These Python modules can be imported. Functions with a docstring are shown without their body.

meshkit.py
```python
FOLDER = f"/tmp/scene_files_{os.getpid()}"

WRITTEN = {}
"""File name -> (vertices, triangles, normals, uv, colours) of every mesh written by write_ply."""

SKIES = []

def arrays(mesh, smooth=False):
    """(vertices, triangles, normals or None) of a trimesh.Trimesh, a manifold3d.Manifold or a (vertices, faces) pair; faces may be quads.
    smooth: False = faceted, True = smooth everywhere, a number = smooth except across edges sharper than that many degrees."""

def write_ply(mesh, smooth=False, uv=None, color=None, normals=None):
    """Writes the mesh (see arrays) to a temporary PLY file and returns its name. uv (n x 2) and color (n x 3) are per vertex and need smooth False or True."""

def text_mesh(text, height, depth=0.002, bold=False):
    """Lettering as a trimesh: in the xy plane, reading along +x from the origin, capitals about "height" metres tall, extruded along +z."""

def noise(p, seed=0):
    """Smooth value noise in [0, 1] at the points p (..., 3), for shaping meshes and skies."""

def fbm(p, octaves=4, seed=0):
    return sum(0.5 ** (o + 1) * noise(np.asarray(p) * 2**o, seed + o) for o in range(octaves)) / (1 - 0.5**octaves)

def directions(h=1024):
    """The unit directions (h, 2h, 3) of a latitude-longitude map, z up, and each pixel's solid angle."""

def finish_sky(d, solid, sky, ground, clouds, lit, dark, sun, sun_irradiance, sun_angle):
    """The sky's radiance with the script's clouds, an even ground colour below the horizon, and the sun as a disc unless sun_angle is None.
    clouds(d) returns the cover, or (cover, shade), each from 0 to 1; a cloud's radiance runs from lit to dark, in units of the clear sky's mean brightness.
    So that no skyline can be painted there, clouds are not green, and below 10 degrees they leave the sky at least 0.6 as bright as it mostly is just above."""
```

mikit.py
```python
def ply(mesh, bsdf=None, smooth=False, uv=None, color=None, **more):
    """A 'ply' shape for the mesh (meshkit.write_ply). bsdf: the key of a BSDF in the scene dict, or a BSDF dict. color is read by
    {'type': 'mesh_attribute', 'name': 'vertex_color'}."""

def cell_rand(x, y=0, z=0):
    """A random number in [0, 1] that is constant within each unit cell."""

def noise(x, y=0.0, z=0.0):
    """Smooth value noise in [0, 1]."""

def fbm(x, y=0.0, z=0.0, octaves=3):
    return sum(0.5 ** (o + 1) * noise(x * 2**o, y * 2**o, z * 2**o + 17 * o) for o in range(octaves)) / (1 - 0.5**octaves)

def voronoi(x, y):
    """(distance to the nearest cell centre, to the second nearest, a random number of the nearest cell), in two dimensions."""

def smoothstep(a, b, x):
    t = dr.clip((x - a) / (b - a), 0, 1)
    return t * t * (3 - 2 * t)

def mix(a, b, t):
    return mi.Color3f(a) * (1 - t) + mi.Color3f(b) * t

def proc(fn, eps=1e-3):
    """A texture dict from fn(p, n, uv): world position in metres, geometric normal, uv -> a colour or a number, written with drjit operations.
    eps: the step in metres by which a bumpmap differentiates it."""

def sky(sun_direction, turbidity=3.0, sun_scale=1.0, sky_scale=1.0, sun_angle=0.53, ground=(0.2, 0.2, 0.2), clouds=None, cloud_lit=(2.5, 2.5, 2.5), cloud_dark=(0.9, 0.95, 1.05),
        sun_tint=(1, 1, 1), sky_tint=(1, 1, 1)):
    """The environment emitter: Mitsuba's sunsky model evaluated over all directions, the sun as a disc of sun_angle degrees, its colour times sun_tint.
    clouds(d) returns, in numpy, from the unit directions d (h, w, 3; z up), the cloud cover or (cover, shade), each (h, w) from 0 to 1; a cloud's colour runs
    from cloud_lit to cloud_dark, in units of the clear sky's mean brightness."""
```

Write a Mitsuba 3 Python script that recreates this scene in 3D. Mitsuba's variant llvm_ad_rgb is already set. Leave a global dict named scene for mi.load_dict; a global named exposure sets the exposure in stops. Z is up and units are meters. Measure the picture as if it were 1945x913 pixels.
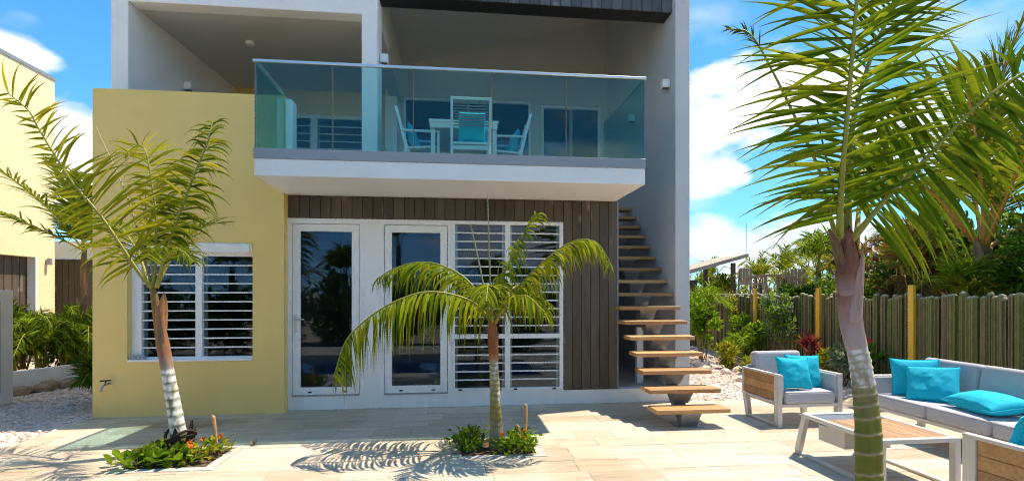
import math, random
import numpy as np, trimesh, drjit as dr, mitsuba as mi, mikit, meshkit
import shapely
from shapely.geometry import Polygon, box as sbox
from mikit import proc, noise, fbm, smoothstep, mix, cell_rand

# ------------------------------------------------------------------ camera, sky, exposure
T = mi.ScalarTransform4f
scene, labels = {}, {}
YAW = math.atan(0.110)
scene['camera'] = dict(type='perspective', fov_axis='x', fov=math.degrees(2 * math.atan(0.9725)),
                       principal_point_offset_x=0.0, principal_point_offset_y=-0.1112,
                       near_clip=0.05, far_clip=2000.0,
                       to_world=T().look_at(origin=[0, 0, 1.52], target=[math.sin(YAW), math.cos(YAW), 1.52], up=[0, 0, 1]))
exposure = 2.42


def clouds(d):
    az = np.degrees(np.arctan2(d[..., 0], d[..., 1]))
    el = np.degrees(np.arcsin(np.clip(d[..., 2], -1, 1)))
    n = meshkit.fbm(d * np.array([5.0, 5.0, 9.0]), 6, 3)
    n2 = meshkit.fbm(d * np.array([14.0, 14.0, 22.0]), 5, 8)
    cover = np.clip((n - 0.56) * 7, 0, 1) * np.clip((el - 3) / 8, 0, 1) * np.clip((62 - el) / 30, 0, 1) * .35
    for (a, e, ra, re, k) in [(27.5, 17.3, 6.6, 4.6, 1.0), (35, 18.5, 5, 3.4, .95), (26, 12.5, 4.0, 2.6, .85), (46, 13, 7, 4, .7), (33, 4.5, 11, 3.4, .75), (-42, 15.5, 7, 5.5, 1), (-33.5, 11.5, 5, 4.6, .95),
                              (-70, 14, 14, 6, 1), (75, 17, 12, 6, 1), (120, 12, 20, 6, 1), (-130, 15, 18, 7, 1), (170, 10, 22, 5, 1)]:
        da = (az - a + 180) % 360 - 180
        r2 = (da / ra) ** 2 + ((el - e) / re) ** 2
        cover = np.maximum(cover, k * np.clip((1.15 - r2 + 2.6 * (n2 - .5) + 1.2 * (n - .5)) * 1.6, 0, 1))
    haze = np.exp(-np.clip(el, 0, 90) / 3.6) * .42
    cover = np.maximum(cover, haze)
    shade = np.clip(.55 - 1.8 * (n2 - .35) + .25 * (14 - el) / 10, 0, 1) * .55
    return cover, shade


SUN = np.array([0.425, 0.115, 1.0])
scene['sky'] = mikit.sky(SUN, turbidity=3, clouds=clouds, cloud_lit=(2.6, 2.55, 2.5), cloud_dark=(1.25, 1.38, 1.55), sky_tint=(0.44, 0.96, 1.16), ground=(.3, .29, .26))

# ------------------------------------------------------------------ helpers
rng = np.random.default_rng(7)


def key_for(name):
    if name not in scene and name not in labels:
        return name
    i = 1
    while f'{name}_{i:03d}' in scene or f'{name}_{i:03d}' in labels:
        i += 1
    return f'{name}_{i:03d}'


def tag(key, label=None, cat=None, group=None, kind=None):
    d = {}
    if label: d['label'] = label
    if cat: d['category'] = cat
    if group: d['group'] = group
    if kind: d['kind'] = kind
    labels[key] = d
    return key


def thing(name, label, cat, group=None, kind=None):
    return tag(key_for(name), label, cat, group, kind)


def put(key, mesh, m, smooth=False, **kw):
    if isinstance(mesh, list):
        mesh = trimesh.util.concatenate(mesh)
    key = key_for(key)
    scene[key] = mikit.ply(mesh, m, smooth, **kw)
    return key


def part(parent, name, mesh, m, smooth=False, label=None, kind=None, **kw):
    key = put(f'{parent}__{name}', mesh, m, smooth, **kw)
    if label or kind:
        tag(key, label, None, None, kind)
    return key


def single(name, mesh, m, label, cat, group=None, kind=None, smooth=False, **kw):
    key = put(name, mesh, m, smooth, **kw)
    return tag(key, label, cat, group, kind)


def bx(x0, x1, y0, y1, z0, z1, b=0.0):
    if b <= 0:
        m = trimesh.creation.box(extents=(x1 - x0, y1 - y0, z1 - z0))
        m.apply_translation(((x0 + x1) / 2, (y0 + y1) / 2, (z0 + z1) / 2))
        return m
    p = []
    for i, x in enumerate((x0, x1)):
        for j, y in enumerate((y0, y1)):
            for k, z in enumerate((z0, z1)):
                sx, sy, sz = (b, -b)[i], (b, -b)[j], (b, -b)[k]
                p += [(x, y + sy, z + sz), (x + sx, y, z + sz), (x + sx, y + sy, z)]
    return trimesh.convex.convex_hull(np.array(p))


def rbox(x0, x1, y0, y1, z0, z1, r=.04):
    s = trimesh.creation.icosphere(subdivisions=2, radius=r).vertices
    p = [s + (x, y, z) for x in (x0 + r, x1 - r) for y in (y0 + r, y1 - r) for z in (z0 + r, z1 - r)]
    return trimesh.convex.convex_hull(np.vstack(p))


def hull(pts):
    return trimesh.convex.convex_hull(np.array(pts, float))


def poly_xz(poly, y0, y1):
    """Extrudes a shapely polygon in (x, z) between y0 and y1."""
    m = trimesh.creation.extrude_polygon(poly, y1 - y0)
    v = m.vertices.copy()
    m.vertices = np.stack([v[:, 0], y1 - v[:, 2], v[:, 1]], 1)
    return m


def ring_xz(x0, x1, z0, z1, w, y0, y1, wb=None):
    wb = w if wb is None else wb
    return poly_xz(sbox(x0, z0, x1, z1).difference(sbox(x0 + w, z0 + wb, x1 - w, z1 - w)), y0, y1)


def sheet_xz(x0, x1, z0, z1, y, dy_top=0.0):
    v = [(x0, y, z0), (x1, y, z0), (x1, y + dy_top, z1), (x0, y + dy_top, z1)]
    return trimesh.Trimesh(v, [[0, 1, 2], [0, 2, 3]], process=False)


def sheet_yz(y0, y1, z0, z1, x):
    v = [(x, y0, z0), (x, y1, z0), (x, y1, z1), (x, y0, z1)]
    return trimesh.Trimesh(v, [[0, 1, 2], [0, 2, 3]], process=False)


def sheet_xy(x0, x1, y0, y1, z):
    v = [(x0, y0, z), (x1, y0, z), (x1, y1, z), (x0, y1, z)]
    return trimesh.Trimesh(v, [[0, 1, 2], [0, 2, 3]], process=False)


def grid_xy(x0, x1, y0, y1, n, m, zf):
    X, Y = np.meshgrid(np.linspace(x0, x1, n), np.linspace(y0, y1, m), indexing='ij')
    Z = zf(X, Y)
    v = np.stack([X, Y, Z], -1).reshape(-1, 3)
    i, j = np.meshgrid(np.arange(n - 1), np.arange(m - 1), indexing='ij')
    a = (i * m + j).ravel()
    return trimesh.Trimesh(v, np.vstack([np.stack([a, a + m, a + m + 1], 1), np.stack([a, a + m + 1, a + 1], 1)]), process=False)


def unit(v):
    v = np.asarray(v, float)
    return v / (np.linalg.norm(v, axis=-1, keepdims=True) + 1e-12)


def catmull(pts, n):
    p = np.asarray(pts, float)
    p = np.vstack([2 * p[0] - p[1], p, 2 * p[-1] - p[-2]])
    seg = len(p) - 3
    t = np.linspace(0, seg - 1e-9, n)
    i = t.astype(int)
    f = (t - i)[:, None]
    a, b, c, d = p[i], p[i + 1], p[i + 2], p[i + 3]
    q = .5 * (2 * b + (c - a) * f + (2 * a - 5 * b + 4 * c - d) * f ** 2 + (3 * b - a - 3 * c + d) * f ** 3)
    return q


def tube(pts, rad, sides=8, cap=True):
    p = np.asarray(pts, float)
    n = len(p)
    rad = np.broadcast_to(np.asarray(rad, float), (n,))
    t = unit(np.gradient(p, axis=0))
    ref = np.array([0, 0, 1.0]) if abs(t[:, 2]).mean() < .8 else np.array([1.0, 0, 0])
    a = unit(np.cross(t, ref))
    b = np.cross(t, a)
    ang = np.arange(sides) * 2 * np.pi / sides
    v = p[:, None] + rad[:, None, None] * (np.cos(ang)[None, :, None] * a[:, None] + np.sin(ang)[None, :, None] * b[:, None])
    i, j = np.meshgrid(np.arange(n - 1), np.arange(sides), indexing='ij')
    q = np.stack([i * sides + j, i * sides + (j + 1) % sides, (i + 1) * sides + (j + 1) % sides, (i + 1) * sides + j], -1).reshape(-1, 4)
    f = np.vstack([q[:, [0, 2, 1]], q[:, [0, 3, 2]]])
    v = v.reshape(-1, 3)
    if cap:
        k = len(v)
        v = np.vstack([v, p[0], p[-1]])
        s = np.arange(sides)
        f = np.vstack([f, np.stack([np.full(sides, k), s, (s + 1) % sides], 1), np.stack([np.full(sides, k + 1), (n - 1) * sides + (s + 1) % sides, (n - 1) * sides + s], 1)])
    return trimesh.Trimesh(v, f, process=False)


def lathe(prof, sides=16):
    """Profile [(r, z)...] turned about z."""
    prof = np.asarray(prof, float)
    n = len(prof)
    ang = np.arange(sides) * 2 * np.pi / sides
    v = np.stack([prof[:, None, 0] * np.cos(ang), prof[:, None, 0] * np.sin(ang), np.broadcast_to(prof[:, None, 1], (n, sides))], -1).reshape(-1, 3)
    i, j = np.meshgrid(np.arange(n - 1), np.arange(sides), indexing='ij')
    q = np.stack([i * sides + j, i * sides + (j + 1) % sides, (i + 1) * sides + (j + 1) % sides, (i + 1) * sides + j], -1).reshape(-1, 4)
    return trimesh.Trimesh(v, np.vstack([q[:, [0, 1, 2]], q[:, [0, 2, 3]]]), process=False)


def moved(m, loc=(0, 0, 0), rz=0.0, rx=0.0, ry=0.0, s=1.0):
    m = m.copy()
    R = trimesh.transformations.euler_matrix(math.radians(rx), math.radians(ry), math.radians(rz), 'sxyz')
    R[:3, :3] *= s
    R[:3, 3] = loc
    m.apply_transform(R)
    return m


def uvc(mesh, tone, v=0.5):
    return np.tile([[tone, v]], (len(mesh.vertices), 1))


# ------------------------------------------------------------------ materials
def rgb(*c):
    return {'type': 'rgb', 'value': list(c)}


def mat(name, d):
    scene['mat_' + name] = d
    return 'mat_' + name


def princ(name, col, rough=.6, bump=None, bscale=.002, beps=2e-3, spec=.4, **kw):
    col = rgb(*col) if isinstance(col, tuple) else proc(col) if callable(col) else col
    d = {'type': 'principled', 'base_color': col, 'roughness': rough, 'specular': spec, **kw}
    if bump is not None:
        d = {'type': 'bumpmap', 'arbitrary': proc(bump, beps), 'bsdf': d, 'scale': bscale}
    return mat(name, {'type': 'twosided', 'bsdf': d})


stucco_b = lambda p, n, uv: fbm(p.x * 60, p.y * 60, p.z * 60, 2)


def paint(c, dirt=(.9, .88, .84)):
    c, dd = c, tuple(a * b for a, b in zip(c, dirt))

    def f(p, n, uv):
        a = fbm(p.x * .9, p.y * .9, p.z * .7 + 3, 4)
        st = fbm(p.x * 9, p.y * 9, p.z * .6, 3)
        low = smoothstep(.45, 0, p.z) * .7
        return mix(c, dd, dr.clip(smoothstep(.45, .75, a) * .45 + smoothstep(.55, .85, st) * .12 + low * smoothstep(.3, .7, st) * .5, 0, 1))
    return f


WHITE = princ('white_paint', paint((.80, .80, .79)), .55, stucco_b, .0006)
GREY = princ('grey_paint', paint((.55, .56, .57)), .55, stucco_b, .0006)
YELLOW = princ('yellow_paint', paint((.77, .565, .195), (.92, .89, .82)), .6, stucco_b, .0007)
PALEYEL = princ('neighbour_paint', paint((.83, .72, .42)), .6, stucco_b, .0007)
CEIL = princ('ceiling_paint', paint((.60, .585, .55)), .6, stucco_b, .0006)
PVC = princ('white_frame', (.79, .79, .78), .3)
BAND = princ('band_metal', (.30, .31, .33), .45, metallic=.35)
RAILM = princ('rail_metal', (.62, .64, .66), .28, metallic=.9)
STEEL = princ('galvanised_steel', lambda p, n, uv: mix((.20, .215, .23), (.34, .35, .36), fbm(p.x * 25, p.y * 25, p.z * 25, 3)), .42, metallic=.6)
BLACK = princ('black_plastic', (.02, .02, .02), .5)
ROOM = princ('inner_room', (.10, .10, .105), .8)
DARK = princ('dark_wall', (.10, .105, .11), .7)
FLOORD = princ('balcony_tile', (.18, .175, .165), .5)


def wood_fn(c1, c2, axis, k=1.0, knots=None):
    def f(p, n, uv):
        a, b, l = (p.x, p.y, p.z) if axis == 'z' else (p.y, p.z, p.x) if axis == 'x' else (p.x, p.z, p.y)
        g = fbm(a * 55 * k + uv.x * 31, b * 55 * k, l * 2.2 + uv.x * 17, 4)
        w = fbm(a * 9 + uv.x * 7, b * 9, l * .9 + uv.x * 5, 2)
        c = mix(c1, c2, dr.clip(g * .75 + w * .5 - .15, 0, 1)) * (.72 + .5 * uv.x)
        if knots:
            kn = noise(a * 10 + uv.x * 50, b * 10, l * 3.0 + uv.x * 90)
            c = mix(c, knots, smoothstep(.80, .90, kn) * .55)
        return c
    return f


CLAD = princ('cladding', wood_fn((.050, .038, .027), (.135, .105, .075), 'z', 1.0, (.26, .23, .20)), .6)
CLADB = princ('cladding_dark', wood_fn((.045, .047, .050), (.13, .135, .145), 'z', 1.0, (.3, .3, .32)), .5)
TEAKX = princ('teak_x', wood_fn((.31, .15, .055), (.56, .33, .14), 'x'), .5)
TEAKY = princ('teak_y', wood_fn((.30, .125, .038), (.58, .30, .105), 'y'), .5)
TOPW = princ('table_wood', wood_fn((.27, .15, .075), (.47, .29, .155), 'y'), .55)
STAKE = princ('stake_wood', wood_fn((.42, .22, .09), (.66, .42, .2), 'z'), .7)
POSTY = princ('post_wood', wood_fn((.56, .30, .025), (.78, .46, .04), 'z', .6, (.2, .08, .02)), .6)
SLATW = princ('slat_grey', (.20, .165, .14), .6)
FRAME = princ('sofa_frame', (.56, .53, .485), .38)


def weave(p, n, uv):
    return fbm(p.x * 260, p.y * 260, p.z * 260, 2)


FABRIC = princ('grey_fabric', lambda p, n, uv: mix((.36, .36, .385), (.46, .455, .475), fbm(p.x * 120, p.y * 120, p.z * 120, 2)), .9, weave, .0012, 1e-3, .2, sheen=.3)
TURQ = princ('turquoise_fabric', lambda p, n, uv: mix((.005, .36, .50), (.014, .48, .63), fbm(p.x * 140, p.y * 140, p.z * 140, 2)), .85, lambda p, n, uv: fbm(p.x * 18, p.y * 18, p.z * 18, 3) + .3 * fbm(p.x * 240, p.y * 240, p.z * 240, 1), .0025, 2e-3, .2, sheen=.4)
CHAIRW = princ('chair_white', (.74, .74, .72), .35)
INSET = princ('table_inset', (.13, .15, .18), .4)


def tile_fn(p, n, uv):
    base = mix(mix((.39, .33, .25), (.455, .40, .31), smoothstep(.0, .35, uv.x)), (.52, .47, .385), smoothstep(.4, 1.0, uv.x))
    s = fbm(p.x * 2.2 + uv.y * 40, p.y * 16, uv.y * 9, 4)
    b = fbm(p.x * 6 + uv.y * 13, p.y * 30 + 5, uv.y * 5, 4)
    c = mix(base, (.29, .22, .145), smoothstep(.50, .76, s) * .42)
    c = mix(c, (.60, .55, .46), smoothstep(.55, .75, b) * .4)
    pit = noise(p.x * 40, p.y * 130, uv.y * 30)
    c = mix(c, (.2, .16, .11), smoothstep(.80, .92, pit) * .5 * smoothstep(.4, .6, b))
    stain = fbm(p.x * .8 + 4, p.y * .9, 2.0, 4)
    c = mix(c, c * mi.Color3f(.82, .77, .70), smoothstep(.52, .72, stain) * .7)
    # damp mark that spreads from the wall below the tap and the lean palm
    wet = smoothstep(.62, .25, dr.sqrt(dr.square((p.x + 3.1) / 1.3) + dr.square((p.y - 6.55) / .55)) - .5 * (fbm(p.x * 4, p.y * 7, 1.5, 4) - .5))
    return mix(c, c * mi.Color3f(.55, .47, .36), wet * .75)


TILE = princ('travertine', tile_fn, .5, lambda p, n, uv: fbm(p.x * 30, p.y * 60, 0.5, 3), .0012, 2e-3)
JOINT = princ('joint_sand', lambda p, n, uv: mix((.38, .34, .27), (.48, .43, .35), fbm(p.x * 40, p.y * 40, 0, 2)), .9)
KERB = princ('grey_concrete', lambda p, n, uv: mix((.30, .31, .29), (.44, .44, .41), fbm(p.x * 14, p.y * 14, p.z * 14, 4)), .8)
GRAVEL = princ('gravel', lambda p, n, uv: mix(mix((.58, .49, .43), (.42, .345, .30), fbm(p.x * 34, p.y * 34, 0, 3)), (.42, .33, .25), smoothstep(.56, .72, fbm(p.x * 1.3, p.y * 1.6, 4.0, 3)) * .5), .9,
               lambda p, n, uv: fbm(p.x * 34, p.y * 34, 0, 3), .02, 4e-3)
PEBBLE = princ('pebble', lambda p, n, uv: mix((.63, .54, .48), (.43, .34, .285), cell_rand(p.x * 30, p.y * 30, 0)), .8)
SAND = princ('dry_soil', lambda p, n, uv: mix((.34, .27, .18), (.22, .18, .11), fbm(p.x * .7, p.y * .7, 0, 5)), .9)
SOIL = princ('soil', lambda p, n, uv: mix((.05, .032, .02), (.13, .085, .055), fbm(p.x * 45, p.y * 45, p.z * 45, 3)), .95)
ROCK = princ('rock', lambda p, n, uv: mix((.20, .125, .075), (.36, .26, .17), fbm(p.x * 14, p.y * 14, p.z * 14, 4)), .9)
STONEW = princ('stone_wall', lambda p, n, uv: mix((.16, .15, .13), (.34, .32, .28), fbm(p.x * 5, p.y * 5, p.z * 8, 4)), .9)
HUT = princ('hut_roof', lambda p, n, uv: mix((.30, .25, .18), (.42, .36, .27), fbm(p.x * 3, p.y * 3, p.z * 3, 3)), .8)
VC = {'type': 'mesh_attribute', 'name': 'vertex_color'}
LEAF = mat('leaf', {'type': 'principledthin', 'base_color': VC, 'roughness': .42, 'diff_trans': 1.15, 'eta': 1.4, 'spec_trans': 0.0})
MATTLEAF = mat('leaf_matt', {'type': 'principledthin', 'base_color': VC, 'roughness': .6, 'diff_trans': .95, 'eta': 1.35, 'spec_trans': 0.0})
BARK = princ('bark', VC, .75, lambda p, n, uv: fbm(p.x * 70, p.y * 70, p.z * 45, 3), .003, 2e-3)


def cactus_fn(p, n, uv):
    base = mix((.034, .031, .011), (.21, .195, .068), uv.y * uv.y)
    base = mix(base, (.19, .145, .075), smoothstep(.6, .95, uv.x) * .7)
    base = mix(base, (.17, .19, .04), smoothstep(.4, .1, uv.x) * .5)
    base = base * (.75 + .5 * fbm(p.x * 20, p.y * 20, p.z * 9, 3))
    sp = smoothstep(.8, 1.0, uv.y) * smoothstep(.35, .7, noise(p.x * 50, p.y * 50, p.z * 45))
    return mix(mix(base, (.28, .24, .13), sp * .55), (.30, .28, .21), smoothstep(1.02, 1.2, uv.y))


CACTUS = princ('cactus', cactus_fn, .7)
FUZZ = princ('cactus_fuzz', (.30, .28, .22), .95)
GLASS = mat('window_glass', {'type': 'thindielectric', 'int_ior': 1.52, 'specular_reflectance': rgb(.50, .62, .80), 'specular_transmittance': rgb(.50, .58, .60)})
TINT = mat('balcony_glass', {'type': 'thindielectric', 'int_ior': 1.5, 'specular_reflectance': rgb(.38, .72, .74), 'specular_transmittance': rgb(.45, .74, .725)})
WATER = princ('pool_water', (.004, .035, .12), .04, spec=.5)
SEAL = princ('seal_strip', (.16, .15, .07), .5)
RED = princ('red_petal', (.55, .02, .03), .5)
ORANGE = princ('orange_petal', (.75, .16, .015), .5)
SILVER = princ('silver_plastic', (.5, .5, .5), .25, metallic=.6)
LENS = princ('lamp_lens', (.08, .08, .08), .2)

# ------------------------------------------------------------------ the setting: ground, paving, gravel, pool
BEDS = [(-2.95, -2.08, 4.80, 5.57), (-0.02, 0.87, 4.87, 5.58)]
POOL = (-4.2, 1.75, .9, 4.12)
holes = shapely.union_all([sbox(a, c, b, d) for a, b, c, d in BEDS] + [sbox(POOL[0], POOL[2], POOL[1], POOL[3])])
gnd = sbox(-400, -300, 400, 600).difference(sbox(POOL[0] - .05, POOL[2] - .05, POOL[1] + .05, POOL[3] + .05))


def flat(poly, z):
    v, f = trimesh.creation.triangulate_polygon(poly, engine='earcut')
    return trimesh.Trimesh(np.column_stack([v, np.full(len(v), z)]), f, process=False)


single('ground', flat(gnd, -.055), SAND, 'dry sandy soil of the plot running back under the plants', 'ground', kind='structure')
TX0, TX1, TY0, TY1 = -4.42, 6.15, -1.2, 7.16
tr = single('terrace', flat(sbox(TX0, TY0, TX1, TY1).difference(holes), -.012), JOINT, 'cream travertine paved terrace in front of the house', 'terrace', kind='structure')
tiles, y = [], TY1
row = 0
while y > TY0:
    h = .305 if row % 3 else .405
    x = TX0 - rng.uniform(0, .6)
    while x < TX1:
        w = rng.choice([.405, .61, .61, .81])
        q = sbox(max(x, TX0) + .0018, max(y - h, TY0) + .0018, min(x + w, TX1) - .0018, y - .0018)
        if min(x + w, TX1) - max(x, TX0) > .02 and y - h > TY0 - h:
            q = q.difference(holes.buffer(.003))
            for g in getattr(q, 'geoms', [q]):
                if g.area > .004: tiles.append(g)
        x += w
    y -= h
    row += 1


def seen_size(g):
    cx, cy = g.centroid.x, g.centroid.y
    X, Z = cx * math.cos(YAW) - cy * math.sin(YAW), cx * math.sin(YAW) + cy * math.cos(YAW)
    if Z < 4.0 or abs(X / Z) > 1.02: return 0
    return g.area / Z ** 3


tiles.sort(key=seen_size, reverse=True)
rest, ruv = [], []
for k, g in enumerate(tiles):
    m = trimesh.creation.extrude_polygon(g.simplify(.001), .012)
    m.apply_translation((0, 0, -.012 + rng.uniform(-.0012, .0012)))
    t = rng.random(2)
    if k < 296 and seen_size(g) > 0:
        part(tr, 'tile', m, TILE, uv=np.tile(t, (len(m.vertices), 1)))
    else:
        rest.append(m)
        ruv.append(np.tile(t, (len(m.vertices), 1)))
part(tr, 'tiles', trimesh.util.concatenate(rest), TILE, kind='stuff', uv=np.vstack(ruv))

for (a, b, c, d), nm in zip(BEDS, ('left', 'right')):
    o, i_ = sbox(a, c, b, d), sbox(a + .09, c + .09, b - .09, d - .09)
    kb = trimesh.creation.extrude_polygon(o.difference(i_), .06)
    kb.apply_translation((0, 0, -.056))
    bed = thing('planting_bed', 'square of dark soil framed in grey concrete around the ' + ('leaning palm by the yellow wall' if nm == 'left' else 'small upright palm'), 'planting bed', kind='structure')
    part(bed, 'border', kb, KERB)
    part(bed, 'soil', grid_xy(a + .07, b - .07, c + .07, d - .07, 40, 36, lambda X, Y: -.035 + .05 * meshkit.fbm(np.stack([X * 9, Y * 9, X * 0], -1), 4)), SOIL, smooth=True)

basin = trimesh.creation.box(extents=(POOL[1] - POOL[0], POOL[3] - POOL[2], 1.4))
basin.apply_translation(((POOL[0] + POOL[1]) / 2, (POOL[2] + POOL[3]) / 2, -.72))
basin.update_faces(basin.face_normals[:, 2] < .9)
basin.invert()
single('pool_basin', basin, KERB, 'rendered basin of the swimming pool before the terrace', 'pool', kind='structure')
single('pool_water', grid_xy(POOL[0], POOL[1], POOL[2], POOL[3], 60, 40, lambda X, Y: -.12 + .006 * meshkit.fbm(np.stack([X * 3, Y * 3, X * 0], -1), 3)), WATER, 'deep blue water of the swimming pool', 'water', kind='structure', smooth=True)


def gravel_patch(name, x0, x1, y0, y1, n, label, keep=None):
    zf = lambda X, Y: -.03 + .03 * meshkit.fbm(np.stack([X * 1.5, Y * 1.5, X * 0], -1), 4) + .012 * meshkit.fbm(np.stack([X * 14, Y * 14, X * 0], -1), 2)
    g = single(name, grid_xy(x0, x1, y0, y1, 120, 160, zf), GRAVEL, label, 'gravel', kind='structure', smooth=True)
    base = trimesh.creation.icosahedron()
    P = np.column_stack([rng.uniform(x0, x1, n), rng.uniform(y0, y1, n)])
    s = rng.gamma(3.0, .0045, n) + .006
    V = base.vertices[None] * (1 + .25 * rng.standard_normal((n, 12, 1))) * s[:, None, None] * np.array([1, .9, .6])
    V = V + np.column_stack([P, zf(P[:, 0], P[:, 1]) + s * .25])[:, None]
    F = (base.faces[None] + 12 * np.arange(n)[:, None, None]).reshape(-1, 3)
    part(g, 'pebbles', trimesh.Trimesh(V.reshape(-1, 3), F, process=False), PEBBLE, kind='stuff')


gravel_patch('gravel_yard', -9.4, -4.425, 4.2, 16, 11000, 'pale coral gravel yard in the shade left of the yellow wall')
gravel_patch('gravel_path', 3.34, 6.95, 7.165, 16, 9000, 'sunlit white gravel path between the stair wall and the cactus fence')

# ------------------------------------------------------------------ the house
H = thing('beach_house', 'modern white and yellow two storey house with glazed balcony and dark timber cladding', 'house')
WX0, WX1, WZ0, WZ1 = -4.025, -2.54, .686, 2.16
wall = sbox(-4.42, 0, -2.16, 4.05).difference(sbox(WX0, WZ0, WX1, WZ1))
part(H, 'wall', poly_xz(wall, 7.0, 7.2), YELLOW, label='yellow rendered wall of the block left of the doors')
part(H, 'wall', bx(-4.42, -4.22, 7.2, 10.7, 0, 4.05), YELLOW, label='yellow side wall')
part(H, 'wall', bx(-4.335, -4.135, 7.215, 10.7, 4.05, 6.7, .006), WHITE, label='white side wall of the upper floor at the left')
part(H, 'wall', bx(-4.21, -2.2, 7.2, 7.24, 2.99, 4.0), WHITE)
part(H, 'parapet_end', bx(-2.158, -2.06, 7.02, 7.22, 3.12, 4.02, .02), WHITE, label='white end of the parapet behind the glass')
D1, D2 = (-2.11, -1.247), (-.93, -.083)
LW = (-.02, 1.495, .215, 2.497)
fac = shapely.union_all([sbox(-2.16, .192, 1.502, 2.512), sbox(-2.16, 0, 3.12, .192)])
for a, b in (D1, D2): fac = fac.difference(sbox(a, .178, b, 2.445))
fac = fac.difference(sbox(LW[0], LW[2], LW[1], LW[3]))
part(H, 'wall', poly_xz(fac, 7.165, 7.33), WHITE, label='white facade wall around the two glass doors, with its plinth')
# doors
for (a, b), lab in ((D1, 'left glass door with lever handle'), (D2, 'right glass door')):
    d = part(H, 'door', ring_xz(a + .008, b - .008, .196, 2.437, .082, 7.172, 7.235), PVC, label='white framed ' + lab)
    part(d, 'pane', sheet_xz(a + .085, b - .085, .27, 2.36, 7.21), GLASS)
    part(d, 'glazing_bead', ring_xz(a + .088, b - .088, .276, 2.357, .014, 7.178, 7.205), PVC)
    part(d, 'outer_frame', poly_xz(sbox(a - .055, .1925, b + .055, 2.492).difference(sbox(a - .001, .1925, b + .001, 2.446)), 7.157, 7.166), PVC)
    part(d, 'threshold', bx(a + .004, b - .004, 7.15, 7.30, .179, .1935), BAND)
    for sx in (a + .2, b - .22):
        part(d, 'drain_cap', bx(sx, sx + .05, 7.166, 7.1725, .222, .237), BLACK)
hd = [tube([(-2.062, 7.172, 1.19), (-2.062, 7.125, 1.19), (-2.05, 7.115, 1.19), (-1.94, 7.115, 1.19)], .010, 8), bx(-2.08, -2.044, 7.160, 7.1725, 1.02, 1.25, .004)]
part('beach_house__door', 'handle', hd, RAILM)


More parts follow.
